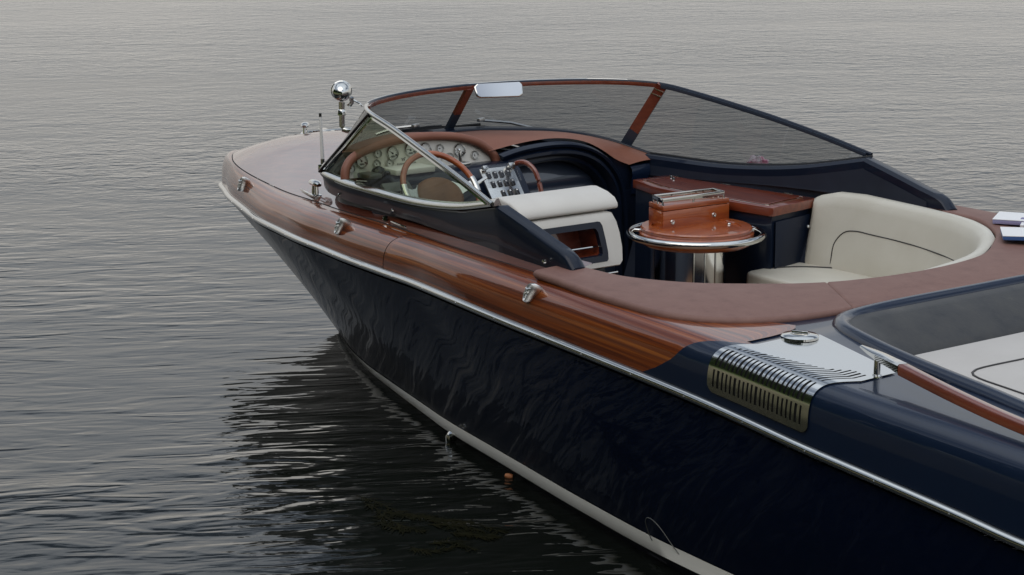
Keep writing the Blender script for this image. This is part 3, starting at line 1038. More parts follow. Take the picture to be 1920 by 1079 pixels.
# chrome strip along the foot of the side glass
full_ot = OT
mb = MB(); lp = []
for i in range(24, nC):
    n_ = inward[i]
    p = OT[i]
    lp.append([p + np.array([0, 0, .002]) - n_ * .004, p + np.array([0, 0, .016]) - n_ * .006, p + np.array([0, 0, .030]) + n_ * .004, p + np.array([0, 0, .034]) + n_ * .016, p + np.array([0, 0, .004]) + n_ * .03])
mb.loft(lp); tw = MB(); tw.v = [(x, -y, z) for x, y, z in mb.v]; tw.f = [tuple(reversed(f)) for f in mb.f]; tw.m = list(mb.m)
sub(mb, 'foot_strip', CHROME_SOFT, ws, sharp=50)
mb = MB(); mb.tube([(OT[i] + inward[i] * .008 + np.array([0, 0, .004])) * np.array([1, -1, 1]) for i in range(24, nC)], .006, 6); sub(mb, 'pane_gasket', BLACK, ws)
mb = MB(); lp = []
for i in range(0, 38):
    p = OT[i]; n_ = inward[i]
    lp.append([p + np.array([0, 0, .0]) - n_ * .006, p + np.array([0, 0, .012]) - n_ * .004, p + np.array([0, 0, .016]) + n_ * .012, p + np.array([0, 0, .0]) + n_ * .02])
mb.loft(lp, caps=False); mb.mirror(); sub(mb, 'front_gasket', BLACK, ws, sharp=50)

# panes
def pane(bots, tops, name, mt):
    mb = MB()
    rows = []
    for a, c in zip(bots, tops):
        rows.append([a + (c - a) * k / 8 for k in range(9)])
    mb.grid(rows)
    return sub(mb, name, mt, ws, sharp=80)
CORN_B = int(np.argmin(np.linalg.norm(OT - np.array([8.655, .832, 1.095]), axis=1)))
CORN_T = int(np.argmin(np.linalg.norm(TP - np.array([8.16, .885, 1.443]), axis=1)))
def resamp(A, n):
    s = np.concatenate([[0], np.cumsum(np.linalg.norm(np.diff(A, axis=0), axis=1))])
    q = np.linspace(0, s[-1], n)
    return np.stack([np.interp(q, s, A[:, j]) for j in range(3)], 1)
gb = OT + inward[:nC] * .008 + np.array([0, 0, .004])
front_b, front_t = resamp(gb[:CORN_B + 1], 50), resamp(TP[:CORN_T + 1], 50)
side_b, side_t = resamp(gb[CORN_B:], 50), resamp(TP[CORN_T:], 50)
MR = np.array([1, -1, 1])
pane(front_b, front_t, 'pane', GLASS)
pane(front_b * MR, front_t * MR, 'pane', GLASS)
pane(side_b, side_t, 'pane', GLASS_SIDE)
pane(side_b * MR, side_t * MR, 'pane', GLASS)
# pillars: brown above navy stands in for the woodwork mirrored in chrome
def pillar(a, c, w, th, name, split=None, mats=None, wdir=None):
    a, c = Vector(a), Vector(c)
    d = (c - a); ln = d.length; d.normalize()
    wd = Vector(wdir).normalized(); wd = (wd - d * wd.dot(d)).normalized()
    nd = d.cross(wd).normalized()
    def seg(p, q, nm, mt, par):
        mb = MB(); lp = []
        for pt in (p, q):
            lp.append([pt + wd * x_ + nd * y_ for x_, y_ in ((-w, -th * .6), (-w * .8, -th), (w * .8, -th), (w, -th * .6), (w, th), (-w, th))])
        mb.loft(lp); return sub(mb, nm, mt, par, sharp=30)
    if split is None:
        return seg(a, c, name, mats, ws)
    m_ = a + (c - a) * split
    o = seg(m_, c, name, mats[1], ws)
    seg(a, m_ - d * .0005, 'pillar_lower', mats[0], ws)
    return o
pillar((8.78, 0, 1.225), (8.60, 0, 1.452), .021, .012, 'pillar', .40, (NAVY_SATIN, WOOD_RED), (0, 1, 0))
ps = pillar((8.43, -.851, 1.092), (8.165, -.878, 1.44), .027, .012, 'pillar', .30, (NAVY_SATIN, WOOD_RED), (.90, .42, 0))
mb = MB()
for k in (.86, .93):
    p = Vector((8.43, -.851, 1.092)).lerp(Vector((8.165, -.878, 1.44)), k)
    mb.box(p, (.058, .030, .003), Matrix.Rotation(math.radians(25), 3, 'Z') @ Matrix.Rotation(math.radians(-20), 3, 'Y'))
sub(mb, 'pillar_band', CHROME, ws)
mb = MB()
a, c = Vector((8.66, .842, 1.11)), Vector((8.165, .893, 1.437))
mb.tube([a, a.lerp(c, .5), c], .0075, 8); sub(mb, 'pillar', BLACK_GLOSS, ws)
mb = MB()
a, c = Vector((8.62, .835, 1.12)), Vector((8.15, .872, 1.432))
mb.tube([a, a.lerp(c, .5), c], .0065, 8); sub(mb, 'pillar_trim', CHROME, ws)

# mirror
mb = MB()
mo = [(0, -.118, .026), (0, -.105, .040), (0, .105, .034), (0, .122, .018), (0, .112, -.028), (0, .095, -.036), (0, -.10, -.034), (0, -.118, -.022)]
rotm = Matrix.Rotation(math.radians(-27), 3, 'Z') @ Matrix.Rotation(math.radians(24), 3, 'Y')
mc = Vector((8.44, -.06, 1.452))
mb.prism([mc + rotm @ Vector(p) for p in mo], rotm @ Vector((.016, 0, 0)), bev=.004)
sub(mb, 'rear_mirror', CHROME, ws)
mb = MB(); mb.add([mc + rotm @ (Vector(p) * .94 + Vector((-.002, 0, 0))) for p in mo], [tuple(range(8))]); 
mb.tube([mc + rotm @ Vector((.016, 0, .0)), (8.56, -.02, 1.462)], .008, 8)
sub(mb, 'mirror_face', MIRROR_GREY, ws)

# wipers, outside the front glass
def wiper(arm, blade, head):
    mb = MB()
    mb.tube(arm, .008, 6, 0)
    mb.box(head, (.02, .05, .018), Matrix.Rotation(math.radians(20), 3, 'Z'), .003, 0)
    mb.tube(blade, .007, 6, 1)
    sub(mb, 'wiper', [NICKEL, BLACK], ws)
wiper([(8.90, -.66, 1.160), (8.86, -.45, 1.215), (8.80, -.22, 1.252)], [(8.86, -.26, 1.222), (8.90, -.02, 1.218), (8.92, .10, 1.215)], (8.80, -.22, 1.255))
wiper([(8.92, .34, 1.215), (8.87, .26, 1.245), (8.80, .19, 1.257)], [(8.89, .22, 1.225), (8.92, .02, 1.225), (8.92, -.06, 1.222)], (8.80, .185, 1.258))

# ------------------------------------------------------------------ foredeck fittings
mb = MB()
c = Vector((8.98, .5, 1.432))
dirv = Vector((.80, -.50, .12)).normalized()          # lens looks ahead, dome faces aft
prof = [(0.0005, -.066), (.020, -.063), (.036, -.050), (.049, -.033), (.056, -.010), (.058, .010), (.058, .020), (.062, .024), (.062, .034), (.054, .038), (.0005, .040)]
mb.lathe([(r_ * .84, h_ * .84) for r_, h_ in prof], c, dirv, 28, 0)
mb.tube([c + Vector((-.01, -.05, -.03)), c + Vector((-.005, -.055, -.055)), c + Vector((.0, -.04, -.075))], .012, 8)
mb.tube([c + Vector((0, 0, -.05)), c + Vector((0, 0, -.085))], .016, 10)
mb.lathe([(.022, 0), (.022, .025), (.018, .03), (.012, .03)], c + Vector((0, 0, -.115)), (0, 0, 1), 14)
mb.tube([c + Vector((0, 0, -.11)), c + Vector((0, 0, -.17)), c + Vector((-.006, -.004, -.185)), c + Vector((-.025, -.015, -.19)), c + Vector((-.10, -.045, -.182))], .015, 12)
mb.tube([c + Vector((-.01, -.055, -.04)), c + Vector((-.03, -.085, -.06)), c + Vector((-.03, -.10, -.075))], .005, 6)
mb.build('searchlight', CHROME, BOAT, sharp=40)['label'] = 'chrome searchlight on a bent post by the windscreen'
mb = MB()
SX_, SY_ = 8.875, .685
mb.box((SX_, SY_, 1.085), (.04, .030, .04), Matrix.Rotation(.3, 3, 'Z'), .008, 0)
mb.tube([(SX_, SY_, 1.10), (SX_, SY_, 1.13)], .010, 10, 1)
mb.tube([(SX_, SY_, 1.13), (SX_ + .007, SY_ + .004, 1.335)], [.0095, .0062], 10, 2)
mb.tube([(SX_ + .007, SY_ + .004, 1.335), (SX_ + .0075, SY_ + .0043, 1.352)], .0068, 10, 3)
mb.build('flag_staff', [CHROME, STEEL_DULL, WHITE_PL, BLACK], BOAT)
# deck cleat on the near side
def cleat(c, L_, hgt, ang, name):
    mb = MB()
    R_ = Matrix.Rotation(ang, 3, 'Z')
    c = Vector(c)
    mb.box(c + Vector((0, 0, .005)), (.10, .05, .010), R_, .004)
    for sx_ in (-.02, .02):
        mb.tube([c + R_ @ Vector((sx_, 0, .005)), c + R_ @ Vector((sx_, 0, hgt))], [.012, .009], 8)
    pts = [c + R_ @ Vector((u * L_ / 2, 0, hgt + .006 + .003 * (1 - u * u))) for u in np.linspace(-1, 1, 9)]
    mb.tube(pts, [.008, .012, .015, .016, .016, .016, .015, .012, .008], 10, sx=1.5)
    return mb.build(name, CHROME, BOAT)
cl = cleat((8.90, .715, .948), .13, .055, -.25, 'deck_cleat')
mb = MB(); mb.box((9.03, .685, .945), (.17, .012, .010), Matrix.Rotation(-.3, 3, 'Z'), .003)
mb.build('mooring_strip', CHROME, BOAT)
mb = MB(); mb.box((7.86, .945, .982), (.16, .010, .008), Matrix.Rotation(-.2, 3, 'Z'), .002); mb.lathe([(0, .02), (.012, .016), (.015, 0)], (8.02, .905, .975), (0, 0, 1), 10)
mb.build('deck_hinge', CHROME, BOAT)
cleat((10.16, -.03, 1.045), .11, .045, -.65, 'bow_cleat')
mb = MB()
mb.box((10.05, -.10, 1.068), (.20, .05, .014), Matrix.Rotation(-.3, 3, 'Z'), .004, 0)
mb.tube([(10.18, -.06, 1.055), (9.86, -.16, 1.10)], .006, 8, 0)
mb.tube([(10.22, .0, 1.03), (10.19, .01, 1.04)], [.012, .008], 8, 1)
mb.build('anchor_hatch', [CHROME, BLACK], BOAT)
# ear shaped fairleads on the covering board
def surf(x, s):
    p = sh_at(x, s)
    du = sh_at(x - .02, s) - sh_at(x + .02, s)
    dv = sh_at(x, min(1, s + .03)) - sh_at(x, max(0, s - .03))
    n_ = np.cross(du, dv); n_ /= np.linalg.norm(n_)
    if n_[1] + n_[2] < 0: n_ = -n_
    return Vector(p), Vector(n_), Vector(du).normalized(), Vector(dv).normalized()
def fairlead(x, s, size=1.0, sg=1):
    p, n_, du, dv = surf(x, s)
    # stands on edge, leaning aft, face turned outboard
    dv = Vector((-.42, -.12, .90)).normalized()
    n_ = Vector((.12, .78, .62)); n_ = (n_ - dv * n_.dot(dv)).normalized()
    du = dv.cross(n_).normalized()
    if du.x > 0: du = -du
    p = p + n_ * .010
    size *= 1.3
    mb = MB()
    out_l = [(-.010, -.034), (-.021, -.020), (-.023, .002), (-.016, .020), (-.002, .032), (.012, .038), (.019, .030), (.018, .012), (.012, -.006), (.010, -.026), (.0, -.037)]
    def P(u, v, h): return p + du * (u * size) + dv * (v * size) + n_ * h
    k = len(out_l)
    rows = [[P(u * .8, v * .8, -.028) for u, v in out_l], [P(u, v, .008) for u, v in out_l], [P(u * .86, v * .9, .022) for u, v in out_l], [P(u * .62, v * .7, .020) for u, v in out_l],
            [P(u * .5 + .003, v * .56, .008) for u, v in out_l]]
    mb.grid(rows, close_v=True)
    mb.add(rows[-1], [tuple(range(k))])
    mb.tube([P(-.012, -.004, .018), P(-.004, .010, .028), P(.006, .010, .026), P(.011, .018, .018)], .0045, 8)
    mb.tube([P(-.006, -.026, .016), P(-.004, -.010, .024), P(.002, .0, .018)], .0045, 8)
    if sg < 0:
        mb.v = [(x_, -y_, z_) for x_, y_, z_ in mb.v]
    mb.build('fairlead', NICKEL, BOAT, sharp=60)
for x, s in ((9.80, .42), (8.20, .44), (6.44, .47)):
    fairlead(x, s)
    fairlead(x, s, 1.0, -1)

# ------------------------------------------------------------------ vent plate with slots, fuel cap
vent = None
def plate_pt(x, w, h=.004):
    """w: distance-like coordinate, 0 low on the side ... 1 at the seam, >1 inboard on the deck"""
    if w <= 1:
        p = sh_at(x, w)
    else:
        q = sh_at(x, 1.0)
        y = q[1] - (w - 1) * 1.0
        p = np.array([q[0], y, aft_z(q[0], y)])
    return p
def plate_n(x, w):
    e = .01
    a = plate_pt(x + e, w) - plate_pt(x - e, w)
    c = plate_pt(x, w + e) - plate_pt(x, max(0, w - e))
    n_ = np.cross(c, a); n_ /= np.linalg.norm(n_) + 1e-9
    if n_[1] * .5 + n_[2] < 0: n_ = -n_
    return n_
XA, XB = 5.31, 4.80
def plate_lo(x): return 0.12
def plate_hi(x):    # inboard limit: slants, with the pointed tail
    return float(np.interp(x, [4.76, 4.80, 4.86, 5.27, 5.31], [1.06, 1.16, 1.185, 1.265, 1.20]))
def outline_w(x):
    # rounded corners
    lo = .10 + .07 * max(0, 1 - (x - 4.80) / .03) ** 2 + .07 * max(0, 1 - (XA - x) / .03) ** 2
    return lo
mb = MB(); rows = []
xs_p = np.linspace(XA, XB, 121)
ws_lin = np.linspace(0, 1, 81)
slots = []
PITCH_S = (XA - XB - .05) / 21
def in_slot(x, w):
    k = (XA - .022 - x) / PITCH_S
    if k < 0 or k > 21: return False
    fk = k - math.floor(k)
    if not (.28 < fk < .72): return False
    kk = int(k)
    top_hi = min(1.06, .70 + .021 * kk)
    for lo, hi in ((.17, .36), (.405, .63), (.685, top_hi)):
        if lo < w < hi: return True
    return False
NX, NW = 168, 120
pv, pf, pm = [], [], []
def wmap(x, t_):
    lo, hi = outline_w(x), plate_hi(x)
    return lo + (hi - lo) * t_
gridp = np.zeros((NX + 1, NW + 1), int)
verts = []
for i in range(NX + 1):
    x = XA + (XB - XA) * i / NX
    for j in range(NW + 1):
        w = wmap(x, j / NW)
        n_ = plate_n(x, w)
        verts.append(plate_pt(x, w) + n_ * .005)
faces = []; vfaces = []
for i in range(NX):
    for j in range(NW):
        xc = XA + (XB - XA) * (i + .5) / NX
        wc = wmap(xc, (j + .5) / NW)
        q = (i * (NW + 1) + j, i * (NW + 1) + j + 1, (i + 1) * (NW + 1) + j + 1, (i + 1) * (NW + 1) + j)
        if not in_slot(xc, wc): faces.append(q)
mb.add(verts, faces)
vent = mb.build('vent_plate', mat('vent_steel', (0.70, 0.70, 0.68), 0.12, metal=1.0), BOAT, sharp=60)
vent['label'] = 'polished slotted vent plate wrapping the side edge'
mb = MB()
mb.grid([[plate_pt(x, w) + plate_n(x, w) * .0012 for w in np.linspace(.14, 1.09, 40)] for x in np.linspace(XA - .02, XB + .03, 30)])
mb.build('vent_backing', DARKVOID, vent).location = (0, 0, 0)
capc = Vector((5.235, 1.075, aft_z(5.235, 1.075) + .004))
mb = MB()
mb.lathe([(.066, 0), (.066, .008), (.060, .013), (.034, .016), (.032, .012), (.0005, .012)], capc, (0, 0, 1), 36)
mb.box(capc + Vector((0, 0, .018)), (.058, .012, .014), Matrix.Rotation(.5, 3, 'Z'), .003)
mb.build('fuel_cap', CHROME, vent).location = (0, 0, 0)

# ------------------------------------------------------------------ sunpad, coaming, handrail
SR = [(5.385, 0, .965), (5.385, .40, .965), (5.37, .62, .965), (5.335, .755, .965), (5.26, .835, .962), (5.14, .885, .958), (4.85, .965, .945), (4.45, 1.03, .925), (4.1, 1.085, .905), (3.5, 1.12, .875), (2.5, 1.08, .83), (1.6, 1.0, .8)]
SRP = spline(SR, 90)
fullr = np.concatenate([SRP[::-1] * MR, SRP[1:]])
mb = MB(); mb.tube(fullr, .036, 12, sx=1.0)
mb.build('sunpad_coaming', NAVY_DECK, BOAT, sharp=70)
# grey bolster: sloping face from the coaming down to the pad
mb = MB(); rows = []
for y in np.linspace(-.86, .86, 41):
    e = abs(y) / .86
    bx_ = 0.0 - .10 * max(0, e - .8) / .2
    rows.append([(5.37 + bx_, y, .955), (5.352 + bx_, y, .978), (5.325 + bx_, y, .986), (5.28 + bx_, y, .978), (5.20 + bx_, y, .945), (5.11 + bx_ * .5, y, .90), (5.06 + bx_ * .3, y, .865), (5.055, y, .84)])
mb.grid(rows); mb.build('sunpad_bolster', GREY_LEATHER, BOAT, sharp=70)
# flat pad
mb = MB()
pad_out = [(5.06, 0)] + [(x, y) for x, y in ((5.055, .70), (5.03, .80), (4.98, .865), (4.85, .925), (4.45, .995), (4.1, 1.05), (3.5, 1.08), (2.5, 1.04), (1.7, .95))] + [(1.7, 0)]
allp = pad_out[1:-1] + [(x, -y) for x, y in reversed(pad_out[1:-1])]
mb.prism([(x, y, .80) for x, y in allp], (0, 0, .095), bev=.02, seg=3)
pad = mb.build('sunpad', CREAM_PAD, BOAT, sharp=50)
mb = MB()
lz = .8955
ln = [(4.76, 0), (4.765, .45), (4.77, .62), (4.765, .695), (4.735, .752), (4.68, .783), (4.55, .81), (4.2, .87), (3.6, .93), (2.5, .92)]
lp = spline(ln, 70)
mb.tube([(x, y, lz) for x, y in lp], .0045, 6); mb.mirror()
mb.build('seat_piping', PIPING, pad).location = (0, 0, 0)
# handrail
mb = MB()
HR = spline([(4.86, 1.165, 1.022), (4.70, 1.20, 1.010), (4.35, 1.262, .975), (4.07, 1.30, .952), (3.5, 1.335, .915), (2.6, 1.33, .86)], 40)
lpz = []
for i, p in enumerate(HR[4:]):
    t_ = HR[min(i + 5, 39)] - HR[i + 3]; t_[2] = 0; t_ /= np.linalg.norm(t_)
    n_ = np.array([-t_[1], t_[0], 0])
    if n_[1] < 0: n_ = -n_
    lpz.append([p + n_ * a_ + np.array([0, 0, b_]) for a_, b_ in ((-.021, -.017), (-.021, .012), (-.016, .017), (.016, .017), (.021, .012), (.021, -.017), (.015, -.021), (-.015, -.021))])
mb.loft(lpz)
hr = mb.build('handrail', WOOD_RED, BOAT, sharp=50)
hr['label'] = 'mahogany handrail on chrome posts beside the sunpad'
mb = MB()
tip = []
for k, p in enumerate([HR[0], HR[1], HR[2], HR[4]]):
    w_ = (.007, .017, .022, .0215)[k]; h_ = (.005, .009, .013, .018)[k]
    n_ = np.array([.3, .95, 0]);
    tip.append([p + n_ * a_ * w_ + np.array([0, 0, b_ * h_ + .002 * (3 - k)]) for a_, b_ in ((-1, -.6), (-1, .7), (-.7, 1), (.7, 1), (1, .7), (1, -.6), (.6, -1), (-.6, -1))])
mb.loft(tip); mb.build('handrail_tip', CHROME, hr)
for x in (4.775, 3.75, 2.8):
    q = by_x(HR, np.array([x]))[0]
    zb = aft_z(x, q[0])
    mb = MB(); mb.tube([(x, q[0] - .004, zb - .004), (x, q[0] - .004, zb + .004), (x, q[0] - .004, zb + .008), (x, q[0] - .004, q[1] - .008)], [.020, .019, .012, .011], 14)
    mb.build('handrail_post', CHROME, hr)
# spray rail low on the quarter with its chrome nose, scoop and loop of line
mb = MB()
a_ = spline([(5.43, 1.205, .115), (5.2, 1.235, .10), (4.6, 1.285, .075), (3.5, 1.315, .05), (1.4, 1.22, .03)], 30)
mb.tube(a_[:5], [.010, .020, .021, .021, .021], 10, 0)
mb.tube(a_[4:], .018, 8, 1)
mb.build('spray_rail', [CHROME, WOOD], BOAT)

# ------------------------------------------------------------------ helm: console, instruments, wheel
helm = empty('helm_station', (0, 0, 0)); attach(helm, BOAT); helm.location = -Vector(BOAT.location)
mb = MB()
prof = [(8.36, 1.135), (8.24, 1.140), (8.17, 1.138), (8.13, 1.118), (8.02, .975), (7.98, .93), (7.97, .60), (8.36, .60)]
mb.prism([(x, .045, z) for x, z in prof], (0, .735, 0), bev=.014, seg=3)
sub(mb, 'console', NAVY, helm, sharp=40)
# panel outline (x = 8.3 plane, top leaning forward)
PIN = [(.100, 1.128), (.108, 1.155), (.129, 1.178), (.16, 1.20), (.195, 1.221), (.25, 1.240), (.32, 1.255), (.40, 1.263), (.48, 1.267), (.596, 1.268), (.716, 1.258), (.80, 1.243), (.86, 1.226), (.905, 1.20), (.93, 1.165), (.935, 1.13)]
def ppl(y, z, d=0.0):
    return Vector((8.29 + (z - 1.13) * .18 - d, y, z + d * .18))
mb = MB()
mb.prism([ppl(y, z) for y, z in PIN], (.015, 0, 0))
ip = sub(mb, 'instrument_panel', PANEL_W, helm)
mb = MB()
path = [ppl(y, z, .012) for y, z in spline(PIN, 60)]
# roll of tan leather around the panel, set just outside
ctr = Vector((8.3, .52, 1.14))
pth = []
for p in path:
    d = Vector((0, p.y - ctr.y, (p.z - ctr.z) * 1.6)).normalized()
    pth.append(p + d * .017 + Vector((-.006, 0, 0)))
mb.tube(pth, .021, 12, up=(1, 0, 0))
sub(mb, 'dash_hood', TAN_DASH, helm, sharp=80)
# cover behind the roll up to the windscreen foot
mb = MB()
mb.grid([[p + Vector((0, 0, .012)), p + Vector((.14, 0, .004 if .12 < p.y < .85 else -.01)), Vector((8.62, p.y * .80, 1.10 + .11 * (1 - (p.y / .95) ** 2)))] for p in pth if p.y < .87])
sub(mb, 'dash_cover', TAN_DASH, helm, sharp=80)
big = [(0.843, 1.202), (0.667, 1.222), (0.565, 1.228), (0.480, 1.222), (0.285, 1.200)]
small = [(0.905, 1.175), (0.750, 1.228), (0.762, 1.181), (0.690, 1.177), (0.397, 1.220), (0.407, 1.182), (0.345, 1.176), (0.198, 1.172)]
def gauge(y, z, r, ang):
    mb = MB()
    c = ppl(y, z, .001)
    ax = Vector((-1, 0, .18)).normalized()
    mb.lathe([(r * .86, .001), (r * .9, .008), (r * .97, .012), (r * 1.05, .009), (r * 1.1, 0)], c, ax, 24, 0)
    mb.lathe([(.0003, .003), (r * .86, .003)], c, ax, 24, 1)
    up = (Vector((0, 0, 1)) - ax * ax.z).normalized(); rt = Vector((0, -1, 0))
    f = c + ax * .0042
    d = rt * math.cos(ang) + up * math.sin(ang)
    pd = ax.cross(d)
    mb.add([f - d * r * .2 - pd * r * .07, f - d * r * .2 + pd * r * .07, f + d * r * .68 + pd * r * .025, f + d * r * .68 - pd * r * .025], [(0, 1, 2, 3)], 2)
    mb.lathe([(.0003, .006), (r * .14, .005), (r * .16, .003)], c, ax, 12, 2)
    for k in range(11):
        a = math.radians(-140 + k * 28 + 90 - 0)
        dd = rt * math.sin(math.radians(-140 + 28 * k)) + up * math.cos(math.radians(-140 + 28 * k))
        pp = ax.cross(dd)
        mb.add([f + dd * r * .66 - pp * r * .02, f + dd * r * .66 + pp * r * .02, f + dd * r * .8 + pp * r * .02, f + dd * r * .8 - pp * r * .02], [(0, 1, 2, 3)], 2)
    if r > .03:
        g = f - up * r * .48
        mb.add([g - rt * r * .34 - up * r * .14, g + rt * r * .34 - up * r * .14, g + rt * r * .34 + up * r * .14, g - rt * r * .34 + up * r * .14], [(0, 1, 2, 3)], 3)
        g = f - up * r * .3 + rt * r * .62
        mb.add([g - rt * r * .14 - up * r * .14, g + rt * r * .14 - up * r * .14, g + rt * r * .14 + up * r * .14, g - rt * r * .14 + up * r * .14], [(0, 1, 2, 3)], 2)
    return sub(mb, 'gauge', [CHROME, DIAL, BLACK, GREY_PL], helm, sharp=40)
for k, (y, z) in enumerate(big):
    gauge(y, z, .031, 2.2 + .35 * k)
for k, (y, z) in enumerate(small):
    gauge(y, z, .0195, 1.2 + .5 * k)
# emblem and a line of lettering on the panel (too small to read in the photograph)
mb = MB()
f0 = ppl(.612, 1.186, .003)
for dy, dz, l, a in ((.010, .006, .016, 1.0), (.004, .008, .014, .3), (-.004, .004, .014, -.9), (0, 0, .012, .1), (.008, -.001, .008, 1.4)):
    d = Vector((0, -math.cos(a), math.sin(a))) * l / 2
    p = f0 + Vector((0, -dy, dz))
    w = Vector((0, math.sin(a), math.cos(a))) * .0013
    mb.add([p - d - w, p - d + w, p + d + w, p + d - w], [(0, 1, 2, 3)])
for k in range(14):
    p = ppl(.645 - k * .0078, 1.170, .003)
    hgt = .0032 if k % 3 else .0042
    w = .0021
    mb.add([p + Vector((0, -w, -hgt)), p + Vector((0, w, -hgt)), p + Vector((0, w * .7, hgt)), p + Vector((0, -w * .7, hgt))], [(0, 1, 2, 3)])
sub(mb, 'panel_emblem', BLACK, helm)
# white binnacle shelf
mb = MB()
mb.box((8.225, .635, 1.154), (.13, .22, .026), None, .004)
sub(mb, 'binnacle_shelf', WHITE_PL, helm)
# throttle
mb = MB()
mb.box((8.19, .35, 1.158), (.05, .07, .016), None, .005)
mb.tube([(8.19, .355, 1.16), (8.19, .362, 1.19), (8.185, .370, 1.222)], [.011, .008, .006], 10)
mb.lathe([(.0005, -.009), (.008, -.006), (.010, 0), (.008, .006), (.0005, .009)], (8.185, .372, 1.224), (0, 1, .2), 12)
mb.tube([(8.188, .362, 1.19), (8.17, .345, 1.215)], .004, 8)
sub(mb, 'throttle_lever', CHROME_SOFT, helm)
# dark compass lump and grey control boxes at the left of the console
mb = MB()
mb.lathe([(.034, 0), (.036, .014), (.028, .032), (.012, .042), (.0005, .044)], (8.24, .79, 1.138), (0, 0, 1), 18)
mb.tube([(8.23, .765, 1.15), (8.21, .73, 1.146), (8.22, .71, 1.141)], .010, 8)
sub(mb, 'compass', BLACK_GLOSS, helm, sharp=60)
mb = MB()
mb.box((8.20, .865, 1.150), (.10, .075, .022), None, .006)
sub(mb, 'control_box', GREY_PL, helm)
mb = MB()
rx = Matrix.Rotation(math.radians(-38), 3, 'Y')
mb.box((8.10, .785, 1.098), (.06, .15, .02), rx, .005, 0)
mb.box((8.075, .765, 1.085), (.016, .035, .012), rx, .002, 1)
mb.box((8.03, .80, 1.02), (.08, .14, .014), rx, .004, 0)
sub(mb, 'control_box', [GREY_PL, WHITE_PL], helm)
# steering wheel
wc = Vector((7.99, .615, 1.085))
nrm = Vector((-math.cos(math.radians(38)), 0, math.sin(math.radians(38))))
upw = Vector((math.sin(math.radians(38)), 0, math.cos(math.radians(38))))
rtw = Vector((0, -1, 0))
R0 = .195
mb = MB()
rim = [wc + (rtw * math.cos(a) + upw * math.sin(a)) * R0 for a in np.linspace(0, 2 * math.pi, 64, endpoint=False)]
mb.tube(rim, .0145, 12, closed=True, up=tuple(nrm))
wheel = sub(mb, 'steering_wheel', WOOD_OR, helm, sharp=80)
for a in (math.radians(2), math.radians(178)):
    mb = MB()
    arc = [wc + (rtw * math.cos(a + q) + upw * math.sin(a + q)) * R0 for q in np.linspace(-.20, .20, 9)]
    mb.tube(arc, .0175, 12, up=tuple(nrm))
    d = rtw * math.cos(a) + upw * math.sin(a)
    s_ = upw
    hub = wc - nrm * .03
    lo = []
    for u_, wd in ((.095, .055), (.12, .03), (.15, .02), (.185, .028)):
        p = hub.lerp(wc, (u_ - .095) / .09) + d * u_
        lo.append([p + s_ * wd - nrm * .004, p - s_ * wd - nrm * .004, p - s_ * wd * .9 + nrm * .006, p + s_ * wd * .9 + nrm * .006])
    mb.loft(lo)
    sub(mb, 'wheel_spoke', CHROME_SOFT, helm, sharp=50)
mb = MB()
rows = []
for r_, h_ in ((.001, .016), (.05, .014), (.09, .008), (.112, -.004), (.12, -.022), (.115, -.035)):
    rows.append([wc - nrm * .012 + (rtw * math.cos(a) * 1.08 + upw * math.sin(a) * .88) * r_ + nrm * h_ - upw * .02 for a in np.linspace(0, 2 * math.pi, 40, endpoint=False)])
mb.grid(rows, close_v=True); sub(mb, 'wheel_hub', BROWN_HUB, helm, sharp=80)
mb = MB(); mb.tube([wc - nrm * .03, wc - nrm * .16], .035, 12); sub(mb, 'steering_column', NAVY, helm)
# stalk to the right of the wheel
mb = MB(); mb.tube([(8.02, .40, 1.085), (8.05, .315, 1.105)], .008, 8); sub(mb, 'indicator_stalk', CHROME, helm)
# switch panel on the sloping face of the console
sp_n = Vector((-(1.118 - .975), 0, (8.13 - 8.02))).normalized()      # outward of the slope
sp_n = Vector((-.79, 0, .61)).normalized()
sp_u = Vector((.61, 0, .79)).normalized()
sp_r = Vector((0, -1, 0))
sp_c = Vector((8.062, .215, 1.055)) + sp_n * .012
Rsp = Matrix((sp_r, sp_u, sp_n)).transposed()
mb = MB(); mb.box(sp_c, (.195, .185, .012), Rsp, .004); sub(mb, 'switch_panel', CHROME_SOFT, helm)
def rocker(u, v):
    mb = MB()
    p = sp_c + sp_r * u + sp_u * v + sp_n * .008
    mb.box(p, (.022, .034, .012), Rsp, .004, 0)
    mb.box(p + sp_u * .009 + sp_n * .006, (.009, .007, .003), Rsp, .001, 1)
    return sub(mb, 'rocker_switch', [BLACK_GLOSS, PAPER], helm)
for v, us in ((.052, (-.062, -.024, .014, .052)), (.002, (-.058, -.020, .018, .056)), (-.05, (-.022, .018, .058))):
    for u in us:
        rocker(u, v)
mb = MB(); mb.box(sp_c + sp_u * .045 + sp_n * .028, (.19, .10, .004), Rsp, 0); sub(mb, 'switch_cover', ACRYLIC, helm)
for u in (-.075, .078):
    mb = MB(); mb.box(sp_c + sp_u * .088 + sp_r * u + sp_n * .018, (.03, .018, .022), Rsp, .003); sub(mb, 'cover_hinge', CHROME, helm)
# grab handle
mb = MB()
gh = spline([(8.06, .135, .98), (8.10, .13, 1.09), (8.095, .115, 1.14), (8.04, .10, 1.160), (7.98, .085, 1.13), (7.945, .075, 1.05), (7.93, .07, .95)], 30)
mb.tube(gh[:12], .011, 10, 0); mb.tube(gh[11:], .0125, 10, 1)
sub(mb, 'grab_handle', [CHROME_SOFT, WOOD_RED], helm)

